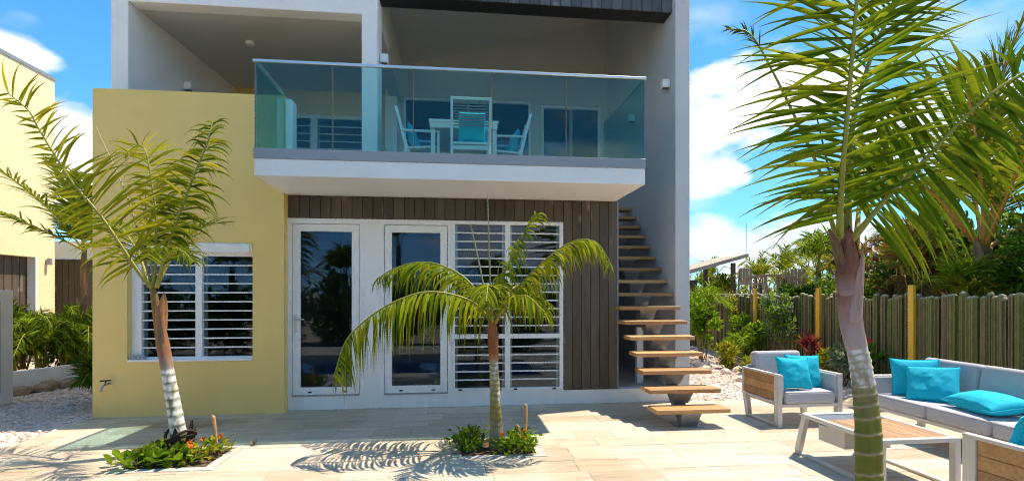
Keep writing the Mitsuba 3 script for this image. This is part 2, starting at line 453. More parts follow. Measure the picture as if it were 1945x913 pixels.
def slats(parent, x0, x1, zs, y, h=.017, dep=.014, m=PVC):
    for z in zs:
        part(parent, 'slat', bx(x0, x1, y, y + dep, z - h / 2, z + h / 2), m)


def louvre(parent, x0, x1, z0, z1, n, y, first=True):
    """A column of glass blades, each a pane with a white bar at its lower edge."""
    st = (z1 - z0) / n
    for k in range(n):
        a = z0 + st * k
        part(parent, 'pane', sheet_xz(x0, x1, a + .004, a + st + .004, y + .03, .0015), GLASS)
    slats(parent, x0, x1, [z0 + st * k for k in range(1, n)], y)
    part(parent, 'clip_rail', [bx(x0, x0 + .035, y + .055, y + .075, z0, z1), bx(x1 - .035, x1, y + .055, y + .075, z0, z1)], SILVER)


w = part(H, 'window', poly_xz(sbox(LW[0], LW[2], LW[1], LW[3]).difference(shapely.union_all([sbox(.012, .974, .692, 2.462), sbox(.762, .974, 1.45, 2.462), sbox(.012, .24, .692, .914), sbox(.762, .24, 1.45, .914)])), 7.145, 7.235), PVC, label='tall white louvre window between door and cladding')
for x0, x1 in ((.012, .692), (.762, 1.45)):
    louvre(w, x0, x1, .974, 2.462, 13, 7.175)
    louvre(w, x0, x1, .24, .914, 6, 7.175)
    part(w, 'drain_cap', [bx(x, x + .045, 7.136, 7.145, .215, .235) for x in (x0 + .05, x1 - .1)], BLACK)
w = part(H, 'window', poly_xz(sbox(WX0 + .003, WZ0 + .003, WX1 - .003, 2.05).difference(shapely.union_all([sbox(-3.905, .725, -3.265, 2.0), sbox(-3.185, .725, -2.555, 2.0)])), 7.085, 7.165), PVC, label='white two column louvre window in the yellow wall')
for x0, x1 in ((-3.905, -3.265), (-3.185, -2.555)): louvre(w, x0, x1, .725, 2.0, 11, 7.105)
part(w, 'sill', bx(WX0 + .004, WX1 - .004, 6.985, 7.10, .678, .703, .004), PVC)
part(w, 'shutter_box', bx(WX0 + .002, WX1 - .03, 6.975, 7.14, 2.04, 2.158, .01), PVC)
part(w, 'shutter_box', bx(WX1 - .028, WX1 - .002, 6.985, 7.14, 2.045, 2.156, .003), PALEYEL)
# cladding boards
bw = .138


def boards(parent, x0, x1, z0, z1, y, m, bw=.138, dep=.022):
    n = max(1, round((x1 - x0) / bw))
    for k in range(n):
        a, b = x0 + (x1 - x0) * k / n, x0 + (x1 - x0) * (k + 1) / n
        q = bx(a + .0035, b - .0035, y - rng.uniform(0, .004), y + dep, z0, z1, .003)
        part(parent, 'board', q, m, uv=uvc(q, rng.random(), rng.random()))


c = part(H, 'cladding', poly_xz(sbox(-2.155, 2.516, 2.27, 2.808), 7.185, 7.33), BLACK, label='dark stained timber cladding above the doors')
boards(c, -2.155, 1.504, 2.516, 2.807, 7.160, CLAD)
c = part(H, 'cladding', poly_xz(sbox(1.504, .196, 2.27, 2.515), 7.185, 7.33), BLACK, label='dark timber cladding right of the louvre window')
boards(c, 1.506, 2.268, .196, 2.807, 7.157, CLAD, .128)
part(H, 'corner_trim', bx(2.2685, 2.284, 7.155, 7.40, .196, 2.806), BAND)
# walls behind, slabs
part(H, 'wall', bx(2.10, 2.266, 7.335, 10.5, .19, 2.80), GREY)
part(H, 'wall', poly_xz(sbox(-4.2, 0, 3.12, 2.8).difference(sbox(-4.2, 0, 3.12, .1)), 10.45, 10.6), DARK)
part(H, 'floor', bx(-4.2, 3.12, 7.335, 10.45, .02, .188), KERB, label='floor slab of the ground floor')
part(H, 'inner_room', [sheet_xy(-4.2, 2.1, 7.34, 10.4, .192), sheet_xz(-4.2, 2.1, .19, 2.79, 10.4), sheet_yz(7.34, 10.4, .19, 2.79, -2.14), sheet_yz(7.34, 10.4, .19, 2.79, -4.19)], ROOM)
part(H, 'wall', bx(3.12, 3.335, 7.17, 10.7, 0, 7.7, .006), GREY, label='tall light grey wall beside the staircase')
part(H, 'passage_door', [bx(2.72, 2.815, 7.62, 7.70, .19, 1.02)], WHITE, label='white post under the stair flight')
part(H, 'slab', bx(-2.17, 2.245, 6.017, 7.155, 2.811, 2.999, .006), WHITE, label='white cantilevered balcony slab')
part(H, 'slab', bx(-4.2, 2.245, 7.2, 10.5, 2.8105, 3.04), WHITE)
part(H, 'balcony_floor', bx(-2.15, 2.235, 6.06, 7.2, 2.9995, 3.05), FLOORD)
part(H, 'balcony_floor', bx(-4.13, 2.24, 7.245, 10.48, 3.0405, 3.051), FLOORD)
bd = [bx(-2.176, 2.252, 6.009, 6.058, 2.9995, 3.112, .003), bx(-2.176, -2.127, 6.0585, 7.0, 2.9995, 3.112, .003), bx(2.203, 2.252, 6.0585, 7.75, 2.9995, 3.112, .003)]
part(H, 'base_channel', bd, BAND)
g = part(H, 'glass_railing', [bx(-2.185, 2.262, 6.014, 6.052, 4.052, 4.084, .006), bx(-2.185, -2.147, 6.0525, 7.02, 4.052, 4.084, .006), bx(2.224, 2.262, 6.0525, 7.75, 4.052, 4.084, .006)], RAILM, smooth=30, label='green tinted glass railing with metal top rail')
xs = [-2.158, -1.342, -.457, .434, 1.299, 2.24]
for k in range(5): part(g, 'glass_panel', sheet_xz(xs[k] + .006, xs[k + 1] - .006, 3.105, 4.055, 6.033), TINT)
for k in (1, 2, 3, 4): part(g, 'seal_strip', bx(xs[k] - .0045, xs[k] + .0045, 6.027, 6.039, 3.1125, 4.0515), SEAL)
part(g, 'glass_panel', sheet_yz(6.04, 7.02, 3.105, 4.055, -2.160), TINT)
for y0, y1 in ((6.04, 6.88), (6.895, 7.75)): part(g, 'glass_panel', sheet_yz(y0, y1, 3.105, 4.055, 2.243), TINT)
part(g, 'edge_profile', [bx(-2.166, -2.154, 6.026, 6.040, 3.105, 4.055), bx(2.237, 2.249, 6.026, 6.040, 3.105, 4.055)], INSET)
# upper floor
part(H, 'column', bx(-1.225, -1.019, 7.2, 7.62, 3.052, 6.7, .006), WHITE, label='square white column between the two balcony bays')
part(H, 'beam', bx(-4.134, -1.226, 7.205, 7.42, 5.25, 6.7, .006), WHITE, label='white beam over the left balcony bay')
part(H, 'pier', bx(-1.30, -1.08, 10.2, 10.49, 3.052, 5.43), WHITE)
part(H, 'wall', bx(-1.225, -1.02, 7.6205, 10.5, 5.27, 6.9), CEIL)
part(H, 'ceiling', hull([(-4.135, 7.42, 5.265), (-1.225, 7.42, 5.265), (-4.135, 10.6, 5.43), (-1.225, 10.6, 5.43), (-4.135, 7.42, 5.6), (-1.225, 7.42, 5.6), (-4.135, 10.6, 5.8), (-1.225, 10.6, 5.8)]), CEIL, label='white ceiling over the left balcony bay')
uw = (-3.6, -1.55, 3.55, 4.95)
part(H, 'wall', poly_xz(sbox(-4.134, 3.052, -1.3, 5.6).difference(sbox(uw[0], uw[2], uw[1], uw[3])), 10.5, 10.65), YELLOW, label='yellow back wall of the left balcony bay')
w = part(H, 'window', poly_xz(sbox(uw[0], uw[2], uw[1], uw[3]).difference(shapely.union_all([sbox(-3.54, 3.6, -2.74, 4.89), sbox(-2.62, 3.6, -1.6, 4.89)])), 10.48, 10.56), PVC, label='white louvre window at the back of the balcony')
for x0, x1 in ((-3.54, -2.74), (-2.62, -1.6)): louvre(w, x0, x1, 3.6, 4.89, 9, 10.5)
S1, S2 = (-1.0, 1.556, 3.052, 5.40), (1.75, 2.99, 3.052, 5.34)
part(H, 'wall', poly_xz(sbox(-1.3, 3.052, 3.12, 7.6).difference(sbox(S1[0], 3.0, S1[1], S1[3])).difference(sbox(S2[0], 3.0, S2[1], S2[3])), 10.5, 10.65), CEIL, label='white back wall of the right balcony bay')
for (a, b, z0, z1) in (S1, S2):
    d = part(H, 'sliding_door', ring_xz(a + .004, b - .004, z0, z1 - .004, .055, 10.53, 10.6), PVC)
    mid = (a + b) / 2
    part(d, 'stile', bx(mid - .03, mid + .03, 10.54, 10.585, z0 + .055, z1 - .06), BAND)
    for p0, p1 in ((a + .055, mid - .03), (mid + .03, b - .055)):
        part(d, 'pane', sheet_xz(p0, p1, z0 + .05, z1 - .055, 10.57), GLASS)
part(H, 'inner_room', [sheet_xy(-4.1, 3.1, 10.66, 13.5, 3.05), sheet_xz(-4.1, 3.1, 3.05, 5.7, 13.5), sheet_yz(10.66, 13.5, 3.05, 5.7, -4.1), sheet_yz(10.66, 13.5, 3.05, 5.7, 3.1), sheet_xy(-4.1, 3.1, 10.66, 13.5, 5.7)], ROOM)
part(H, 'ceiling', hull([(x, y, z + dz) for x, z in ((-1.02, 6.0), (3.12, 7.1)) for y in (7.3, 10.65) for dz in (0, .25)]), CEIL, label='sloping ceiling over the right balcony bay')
part(H, 'wall', poly_xz(Polygon([(-1.018, 6.25), (3.118, 6.25), (3.118, 7.6), (-1.018, 6.7)]), 7.32, 7.44), GREY)
bm = part(H, 'fascia', bx(-1.016, 3.116, 7.3, 7.58, 5.56, 6.46), BLACK, label='dark timber clad fascia beam over the right balcony bay')
boards(bm, -1.016, 3.112, 5.562, 6.46, 7.277, CLADB, .145)
part(H, 'roof', [bx(-4.34, -1.2, 7.2, 10.8, 6.7, 6.85)], KERB)


def wall_lamp(x, y, z, side, label):
    k = thing('wall_lamp', label, 'wall lamp', 'square white outdoor wall lamps')
    part(k, 'housing', bx(x, x + .105, y - .10, y, z, z + .115, .006), WHITE)
    part(k, 'lens', bx(x + .015, x + .09, y - .085, y - .015, z - .012, z - .0005), LENS)
    part(k, 'back_plate', bx(*((x - .012, x - .0005) if side < 0 else (x + .1055, x + .117)), y - .08, y - .02, z + .02, z + .1), BAND)


wall_lamp(-1.006, 7.45, 4.69, -1, 'small square white lamp fixed to the white column above the glass railing')
wall_lamp(3.001, 7.42, 4.51, 1, 'small square white lamp on the tall grey wall at the right, above the railing')
wall_lamp(3.001, 8.9, 4.50, 1, 'small square white lamp seen through the right end of the glass railing')
wall_lamp(-4.122, 8.66, 4.655, -1, 'small pale lamp low on the shaded side wall above the yellow parapet')
m = lathe([(0, -.045), (.05, -.045), (.065, -.03), (.065, .004), (0, .004)], 24)
m.apply_translation((-3.05, 8.3, 5.30))
single('ceiling_fixture', m, PVC, 'small round white fitting on the shaded ceiling of the left balcony bay', 'ceiling fitting', smooth=30)

# staircase
ST = thing('staircase', 'open staircase of teak treads on a zigzag steel stringer against the grey wall', 'staircase')
RISE, GO, Y0, Z0 = .1875, .222, 5.65, .2
for k in range(16):
    y, z = Y0 + GO * k, Z0 + RISE * k
    xa, xb = 2.245, 3.112
    q = bx(xa, xb, y, y + .135, z - .024, z + .024, .004)
    q2 = bx(xa, xb, y + .139, y + .275, z - .024, z + .024, .004)
    t = part(ST, 'tread', trimesh.util.concatenate([q, q2]), TEAKX, smooth=False, uv=np.vstack([uvc(q, rng.random(), 0), uvc(q2, rng.random(), 0)]))
    xm = 2.68
    # folded bracket: a plate under the tread that narrows down and back to the next lower tread
    top, bot = z - .0245, z - RISE + .0245
    if k == 0: bot = .004
    pl = hull([(xm - .13, y + .05, top), (xm + .13, y + .05, top), (xm - .13, y + .26, top), (xm + .13, y + .26, top), (xm - .13, y + .05, top - .01), (xm + .13, y + .05, top - .01), (xm - .13, y + .26, top - .01), (xm + .13, y + .26, top - .01)])
    yb = y - .0 if k else y + .16
    web = hull([(xm - .12, y + .06, top - .01), (xm + .12, y + .06, top - .01), (xm - .12, y + .25, top - .01), (xm + .12, y + .25, top - .01),
                (xm - .09, y + .13, bot), (xm + .09, y + .13, bot), (xm - .09, y + .22, bot), (xm + .09, y + .22, bot)])
    part(ST, 'bracket', [pl, web], STEEL)
sp = [hull([(xm - .07, 5.80 + GO * k, .02 + RISE * k), (xm + .07, 5.80 + GO * k, .02 + RISE * k), (xm - .07, 5.92 + GO * k, .02 + RISE * k), (xm + .07, 5.92 + GO * k, .02 + RISE * k),
            (xm - .07, 5.80 + GO * (k + 1), .02 + RISE * (k + 1)), (xm + .07, 5.80 + GO * (k + 1), .02 + RISE * (k + 1)), (xm - .07, 5.92 + GO * (k + 1), .02 + RISE * (k + 1)), (xm + .07, 5.92 + GO * (k + 1), .02 + RISE * (k + 1))]) for k in range(15)]
part(ST, 'stringer', sp, STEEL)
part(ST, 'foot_plate', bx(xm - .15, xm + .15, 5.73, 5.99, .0005, .012), STEEL)

# tap, bundle on the sill
tp = thing('garden_tap', 'dark metal garden tap low on the yellow wall', 'tap')
part(tp, 'pipe', [tube([(-4.22, 7.0, .42), (-4.22, 6.90, .42)], .013, 10), tube([(-4.22, 6.91, .42), (-4.225, 6.88, .41), (-4.235, 6.865, .38), (-4.24, 6.86, .34)], .012, 10)], BAND, smooth=40)
part(tp, 'handle', [tube([(-4.28, 6.915, .462), (-4.16, 6.915, .468)], .009, 8), tube([(-4.22, 6.915, .42), (-4.22, 6.915, .465)], .007, 8)], BLACK, smooth=40)
t = np.linspace(0, 1, 90)
cl = np.stack([-4.0 + .17 * t + .022 * np.sin(37 * t), 7.03 + .02 * np.cos(29 * t), .728 + .028 * np.sin(46 * t + 1)], 1)
single('plastic_strap', tube(cl, .007, 6), SILVER, 'crumpled silvery strap on the left end of the window sill', 'strap', smooth=True)

# ------------------------------------------------------------------ lounge furniture
def pillow(w, h, t, seed):
    n = 26
    u = np.linspace(-1, 1, n)
    U, V = np.meshgrid(u, u, indexing='ij')
    X = U * w / 2 * (1 - .07 * (1 - V ** 2) * np.abs(U))
    Y = V * h / 2 * (1 - .07 * (1 - U ** 2) * np.abs(V))
    Z = t / 2 * (np.clip((1 - U ** 2) * (1 - V ** 2), 0, 1)) ** .42
    q = np.stack([X * 9 + seed * 7, Y * 9, Z * 0 + seed], -1)
    wr = (meshkit.fbm(q, 4) - .5) * .09 * np.clip(1 - np.maximum(abs(U), abs(V)) ** 6, 0, 1)
    top = np.stack([X, Y, Z * (1 + wr * 3) + wr * .25], -1).reshape(-1, 3)
    bot = np.stack([X, Y, -Z], -1).reshape(-1, 3)
    i, j = np.meshgrid(np.arange(n - 1), np.arange(n - 1), indexing='ij')
    a = (i * n + j).ravel()
    f = np.vstack([np.stack([a, a + n, a + n + 1], 1), np.stack([a, a + n + 1, a + 1], 1)])
    m = trimesh.Trimesh(np.vstack([top, bot]), np.vstack([f, f[:, ::-1] + n * n]), process=False)
    m.merge_vertices()
    return m


def piped(key, f, w, h):
    """Adds the sewn edge to a cushion that f places."""
    u = np.linspace(-1, 1, 26)
    o = np.ones(26)
    U, V = np.r_[u, o, -u, -o], np.r_[-o, u, o, -u]
    c = trimesh.Trimesh(np.stack([U * w / 2 * (1 - .07 * (1 - V ** 2) * np.abs(U)), V * h / 2 * (1 - .07 * (1 - U ** 2) * np.abs(V)), U * 0], 1), np.zeros((0, 3), int), process=False)
    part(key, 'piping', tube(f(c).vertices, .0045, 5, False), TURQ, smooth=True)


def cushion(label, loc, w, h, t, az, tilt, roll=0, seed=0):
    """Stands on its edge facing azimuth az (0 = towards -y), leaned back by tilt degrees."""
    f = lambda m: moved(moved(moved(m, rz=roll), rx=90 - tilt), loc, rz=az)
    key = single('cushion', f(pillow(w, h, t, seed)), TURQ, label, 'cushion', 'turquoise scatter cushions', smooth=True)
    piped(key, f, w, h)
    return key


def lounge(name, label, cat, W, seats, loc, rz, group=None):
    """Seat with its front along local y = 0 facing -y, x from 0 to W, depth .72."""
    D, AH = .74, .60
    k = thing(name, label, cat, group)
    mv = lambda m: moved(m, loc, rz)
    ax = TEAKY if abs(rz) in (0, 180) else TEAKX
    for sx, s in ((0.0, 1), (W, -1)):
        a, b = sorted((sx, sx + s * .05))
        part(k, 'leg', mv(bx(a, b, 0, .085, .025, AH - .025, .003)), FRAME)
        part(k, 'leg', mv(hull([(x, y, z) for x in (a, b) for y, z in ((D - .09, .3), (D - .005, .3), (D - .075, .025), (D - .14, .025))])), FRAME)
        part(k, 'runner', mv(bx(a, b, 0, D - .074, 0.001, .0245, .003)), FRAME)
        part(k, 'arm_rail', mv(bx(a, b, 0, D, AH - .0245, AH, .003)), FRAME)
        part(k, 'side_rail', mv(bx(a, b, .086, D, .262, .286, .003)), FRAME)
        part(k, 'rear_post', mv(bx(a, b, D - .03, D, .287, AH - .025, .003)), FRAME)
        o = (sx + s * .012, sx + s * .034)
        for q in range(3):
            z0 = .289 + q * .0955
            p = mv(bx(min(o), max(o), .088, D - .032, z0, z0 + .093, .003))
            part(k, 'plank', p, ax, uv=uvc(p, rng.random(), rng.random()))
        i0, i1 = sorted((sx + s * .052, sx + s * .082))
        part(k, 'arm_pad', mv(rbox(i0, i1, .02, D - .08, .33, AH - .015, .012)), FABRIC, smooth=40)
    part(k, 'seat_frame', mv(bx(.051, W - .051, .01, D - .03, .225, .262, .003)), FRAME)
    part(k, 'back_frame', mv(bx(.051, W - .051, D - .05, D - .012, .287, .62, .003)), FRAME)
    w = (W - .17) / seats
    for q in range(seats):
        x0 = .085 + q * w
        sc = part(k, 'seat_cushion', mv(rbox(x0 + .003, x0 + w - .003, -.01, D - .10, .264, .405, .035)), FABRIC, smooth=40)
        for zz in (.277, .393):
            e = np.array([(x0 + .012, 0, zz), (x0 + w - .012, 0, zz), (x0 + w - .012, D - .11, zz), (x0 + .012, D - .11, zz)])
            part(sc, 'piping', trimesh.util.concatenate([tube(mv(trimesh.Trimesh(np.linspace(e[a], e[(a + 1) % 4], 6), np.zeros((0, 3), int), process=False)).vertices, .0055, 5) for a in range(4)]), FABRIC, smooth=True)
        bc = rbox(x0 + .003, x0 + w - .003, 0, .14, 0, .42, .045)
        part(k, 'back_cushion', mv(moved(bc, (0, D - .21, .395), rx=-9)), FABRIC, smooth=40)
    return k


A1 = lounge('armchair', 'grey armchair with teak side planks nearest the staircase, two cushions on it', 'armchair', .80, 1, (3.66, 5.61, .002), 1, 'teak sided armchairs')
part(A1, 'badge', moved(bx(-.004, -.0005, .36, .40, .325, .343, .002), (3.672, 5.61, .002), 1), STEEL)
S = lounge('sofa', 'long grey sofa with white frame standing with its back to the cactus fence', 'sofa', 2.15, 3, (4.70, 5.53, .002), -91)
A2 = lounge('armchair', 'grey armchair with teak side planks cut off by the lower right picture edge', 'armchair', .80, 1, (4.15, 3.19, .002), 183, 'teak sided armchairs')
cushion('front turquoise cushion of the pair on the armchair by the stairs', (3.935, 5.74, .60), .43, .37, .15, 6, 16, -3, 1)
cushion('rear turquoise cushion of the pair on the armchair by the stairs', (4.16, 5.90, .60), .42, .38, .14, -6, 14, -2, 2)
cushion('upright turquoise cushion in the far corner of the sofa', (5.02, 5.25, .60), .44, .42, .15, -38, 14, 2, 3)
cushion('turquoise cushion leaning in front of the upright one on the sofa', (4.98, 5.00, .575), .46, .40, .16, -52, 28, 4, 4)
f = lambda m: moved(moved(m, rx=-8), (4.98, 4.42, .50), rz=78)
ck = single('cushion', f(pillow(.62, .42, .19, 5)), TURQ, 'long turquoise cushion lying flat on the sofa seat', 'cushion', 'turquoise scatter cushions', smooth=True)
piped(ck, f, .62, .42)
cushion('turquoise cushion standing inside the arm of the near armchair', (3.64, 2.98, .585), .40, .38, .15, 205, 12, 0, 6)
cushion('turquoise cushion at the right picture edge on the near armchair', (3.80, 2.80, .56), .40, .36, .15, 160, 18, 4, 7)

# coffee table: slanted sled frames, plank top, dark tray inset at the far end, box below
CT = thing('coffee_table', 'low white framed coffee table with pale plank top and dark inset', 'coffee table')
cx0, cx1, cy0, cy1, ch = 3.25, 3.93, 3.70, 4.63, .40
mvt = lambda m: m
part(CT, 'top_frame', [bx(cx0, cx1, cy0, cy0 + .05, ch - .035, ch, .003), bx(cx0, cx1, cy1 - .05, cy1, ch - .035, ch, .003), bx(cx0, cx0 + .04, cy0 + .0505, cy1 - .0505, ch - .035, ch, .003), bx(cx1 - .04, cx1, cy0 + .0505, cy1 - .0505, ch - .035, ch, .003)], FRAME)
for q in range(7):
    a = cx0 + .042 + q * (cx1 - cx0 - .084) / 7
    b = cx0 + .042 + (q + 1) * (cx1 - cx0 - .084) / 7
    p = bx(a + .002, b - .002, cy0 + .052, cy1 - .26, ch - .025, ch - .003, .002)
    part(CT, 'plank', p, TOPW, uv=uvc(p, rng.random(), rng.random()))
part(CT, 'inset', bx(cx0 + .042, cx1 - .042, cy1 - .257, cy1 - .052, ch - .06, ch - .010), INSET)
part(CT, 'storage_box', bx(cx0 + .12, cx1 - .12, cy1 - .40, cy1 - .07, ch - .23, ch - .062, .003), FRAME)
for yy, s in ((cy0, -1), (cy1, 1)):
    for xx in (cx0, cx1 - .045):
        o = .10 * (-1 if s < 0 else 1)
        y0, y1 = (yy + .0, yy + .055) if s < 0 else (yy - .055, yy)
        part(CT, 'leg', hull([(x, y, z) for x in (xx, xx + .045) for y, z in ((y0, ch - .0355), (y1, ch - .0355), (y0 + (0 if s < 0 else .1), .026), (y1 + (0 if s < 0 else .1), .026))]), FRAME)
for xx in (cx0, cx1 - .045): part(CT, 'runner', bx(xx, xx + .045, cy0, cy1 + .10, .001, .0255, .003), FRAME)

# ------------------------------------------------------------------ balcony dining set
def dining_chair(label, loc, rz):
    k = thing('dining_chair', label, 'chair', 'white slatted dining chairs on the balcony')
    mv = lambda m: moved(m, loc, rz)
    w = .26
    for s in (-1, 1):
        a, b = sorted((s * w, s * (w - .032)))
        part(k, 'leg', mv(hull([(x, y, z) for x in (a, b) for y, z in ((.24, 0), (.28, 0), (.15, .44), (.19, .44))])), CHAIRW)
        part(k, 'back_post', mv(hull([(x, y, z) for x in (a, b) for y, z in ((.19, .38), (.145, .38), (.33, .95), (.295, .95))])), CHAIRW)
        part(k, 'leg', mv(bx(a, b, -.26, -.225, 0, .62, .003)), CHAIRW)
        part(k, 'armrest', mv(bx(a - .008, b + .008, -.27, .23, .621, .645, .004)), CHAIRW)
    part(k, 'top_rail', mv(moved(bx(-w + .033, w - .033, -.012, .018, -.016, .016, .003), (0, .312, .932), rx=-17)), CHAIRW)
    part(k, 'seat', mv(hull([(x, y, z) for x in (-w + .034, w - .034) for y, z in ((-.25, .43), (-.25, .455), (.17, .40), (.17, .425))])), CHAIRW)
    part(k, 'seat_apron', mv(bx(-w + .034, w - .034, .13, .16, .33, .385, .003)), CHAIRW)
    for q in range(10):
        z = .615 + q * .0325
        y = .185 + (z - .42) * .265
        part(k, 'slat', mv(moved(bx(-w + .033, w - .033, -.006, .006, -.009, .009), (0, y, z), rx=-15)), SLATW)
    return k


FZ = 3.052
dining_chair('white slatted dining chair with its back to the glass railing, centre of the balcony', (.215, 6.98, FZ), 180 - 180 + 180)
dining_chair('white dining chair in profile at the left side of the balcony table', (-.46, 7.34, FZ), 92)
dining_chair('white dining chair in profile at the right side of the balcony table', (.74, 7.45, FZ), -90)
DT = thing('dining_table', 'white square dining table on the balcony behind the glass', 'dining table')
part(DT, 'table_top', bx(-.33, .59, 6.98, 8.5, FZ + .73, FZ + .765, .004), CHAIRW)
part(DT, 'apron', [bx(-.31, .57, 7.0, 7.03, FZ + .66, FZ + .7295), bx(-.31, -.28, 7.031, 8.48, FZ + .66, FZ + .7295), bx(.54, .57, 7.031, 8.48, FZ + .66, FZ + .7295)], CHAIRW)
for x in (-.305, .515):
    for y in (7.05, 8.40): part(DT, 'leg', bx(x, x + .055, y, y + .055, FZ, FZ + .6595, .003), CHAIRW)
cushion('turquoise cushion on the chair with its back to the railing', (.235, 6.86, FZ + .63), .36, .38, .12, 180, 12, 0, 11)
cushion('turquoise cushion on the left dining chair in profile', (-.56, 7.34, FZ + .60), .36, .36, .13, 90, 18, 0, 12)
cushion('turquoise cushion on the right dining chair in profile', (.84, 7.45, FZ + .60), .36, .36, .13, -90, 18, 0, 13)
LV = thing('louvred_box', 'small white slatted unit standing by the balcony sliding door', 'slatted unit')
for q in range(8): part(LV, 'slat', bx(1.31, 1.50, 10.30, 10.33, FZ + .35 + q * .085, FZ + .40 + q * .085), CHAIRW)
part(LV, 'stand', [bx(1.30, 1.3095, 10.30, 10.33, FZ, FZ + 1.02), bx(1.5005, 1.51, 10.30, 10.33, FZ, FZ + 1.02)], CHAIRW)

# ------------------------------------------------------------------ foliage builders
GREENS = np.array([[.075, .14, .012], [.10, .18, .014], [.14, .21, .016], [.06, .11, .012], [.18, .22, .018]])


def strips(P, D, N, L, W, K=6, droop=.5, fold=.25, r=rng, wprof=(.35, .9, 1.0, .85, .55, .25, .04), wind=None):
    """n long leaflets: base points P, directions D, upper-side normals N, lengths L, widths W. Returns (n, K+1, 3, 3) grid."""
    n = len(P)
    p, d = P.copy(), unit(D)
    rows = []
    wp = np.interp(np.linspace(0, 1, K + 1), np.linspace(0, 1, len(wprof)), wprof)
    droop = np.broadcast_to(droop, (n,))
    for k in range(K + 1):
        side = unit(np.cross(d, N))
        up = unit(np.cross(side, d))
        h = (W * wp[k] / 2)[:, None]
        rows.append(np.stack([p - side * h, p - up * h * fold, p + side * h], 1))
        p = p + d * (L / K)[:, None]
        g = np.zeros((n, 3))
        g[:, 2] = -droop * ((k + .6) / K) ** .9 * 2.2 / K
        if wind is not None: g = g + np.asarray(wind) * ((k + .6) / K) / K
        d = unit(d + g)
    return np.stack(rows, 1)


def strip_mesh(G, C0, C1, tip=None, tipamt=None):
    n, K1 = G.shape[:2]
    v = G.reshape(-1, 3)
    base = np.arange(n)[:, None, None] * (K1 * 3) + np.arange(K1 - 1)[None, :, None] * 3 + np.arange(2)[None, None, :]
    base = base.reshape(-1)
    f = np.vstack([np.stack([base, base + 1, base + 4], 1), np.stack([base, base + 4, base + 3], 1)])
    t = np.linspace(0, 1, K1)[None, :, None, None]
    col = C0[:, None, None] * (1 - t) + C1[:, None, None] * t
    if tip is not None:
        a = np.clip((t - (1 - tipamt[:, None, None, None])) / .12, 0, 1)
        col = col * (1 - a) + np.asarray(tip) * a
    col = np.broadcast_to(col, (n, K1, 3, 3)).reshape(-1, 3)
    return trimesh.Trimesh(v, f, process=False), col


def frond(pts, n, length, width, r, start=.12, sweep=(25, 65), up=0.25, droop=.5, ref=(0, 0, 1), rr=(.014, .003), prof=None, hang=(0, 0), color=None, yellow=.0, tipc=(.22, .12, .03), tipf=.3, jit=.12, wind=None, fold=.3, sides=(1, -1), skip=0.0, side_len=(1, 1), swo=(0, 0)):
    """Returns (rachis mesh, rachis colours, leaflet grids, c0, c1, tip colour, tip amount)."""
    M = 60
    q = catmull(pts, M)
    seg = np.r_[0, np.cumsum(np.linalg.norm(np.diff(q, axis=0), axis=1))]
    s_all = seg / seg[-1]
    rad = np.interp(s_all, [0, .15, 1], [rr[0] * 1.5, rr[0], rr[1]])
    rm = tube(q, rad, 7)
    Ps, Ds, Ns, Ls, Ws, Hs = [], [], [], [], [], []
    for si, sd in enumerate(sides):
        s = np.linspace(start, .995, n) + r.uniform(-.4, .4, n) / n * (1 - start)
        s = np.clip(s, start, .998)
        keep = r.random(n) > skip
        s = s[keep]
        p = np.stack([np.interp(s, s_all, q[:, c]) for c in range(3)], 1)
        t = unit(np.stack([np.interp(np.clip(s + .02, 0, 1), s_all, q[:, c]) - np.interp(np.clip(s - .02, 0, 1), s_all, q[:, c]) for c in range(3)], 1))
        nn = np.asarray(ref, float)[None] - t * (t @ np.asarray(ref, float))[:, None]
        nn = unit(nn)
        b = unit(np.cross(t, nn)) * sd
        a = np.radians(90 - swo[si] - np.interp(s, [0, 1], [sweep[0], sweep[1]])) + r.normal(0, jit, len(s))
        u = up + r.normal(0, jit, len(s))
        d = b * np.sin(a)[:, None] + t * np.cos(a)[:, None] + nn * u[:, None]
        pr = np.interp(s, [0, .12, .45, .8, 1], [.45, .8, 1.0, .75, .3]) if prof is None else np.interp(s, prof[0], prof[1])
        Ps.append(p); Ds.append(unit(d)); Ns.append(unit(nn + .25 * r.standard_normal(p.shape)))
        Ls.append(length * pr * side_len[si] * r.uniform(.86, 1.08, len(s))); Ws.append(width * (.55 + .45 * pr) * r.uniform(.8, 1.1, len(s)))
        Hs.append(np.full(len(s), 1.0))
    P, D, N, L, W = (np.concatenate(x) for x in (Ps, Ds, Ns, Ls, Ws))
    G = strips(P, D, N, L, W, 7, droop * r.uniform(.7, 1.3, len(P)), fold, r, wind=wind)
    c = GREENS[r.integers(0, len(GREENS), len(P))] if color is None else np.asarray(color)[r.integers(0, len(color), len(P))]
    c = c * r.uniform(.75, 1.25, (len(P), 1))
    yel = np.array([.40, .35, .022])
    y = np.clip(r.normal(yellow, .15, len(P)), 0, 1)[:, None]
    c1 = c * (1 - y) + yel * y
    c0 = c * (1 - y * .4) + yel * y * .4
    amt = np.where(r.random(len(P)) < tipf, r.uniform(.04, .2, len(P)), 0.0)
    # rachis: olive to straw
    tt = np.repeat(np.r_[s_all], 7)
    rc = np.array([.30, .26, .035])[None] * (1 - tt[:, None]) + np.array([.24, .26, .03])[None] * tt[:, None]
    rc = np.vstack([rc, rc[:1], rc[-1:]])
    return rm, rc, G, c0, c1, np.array(tipc), amt


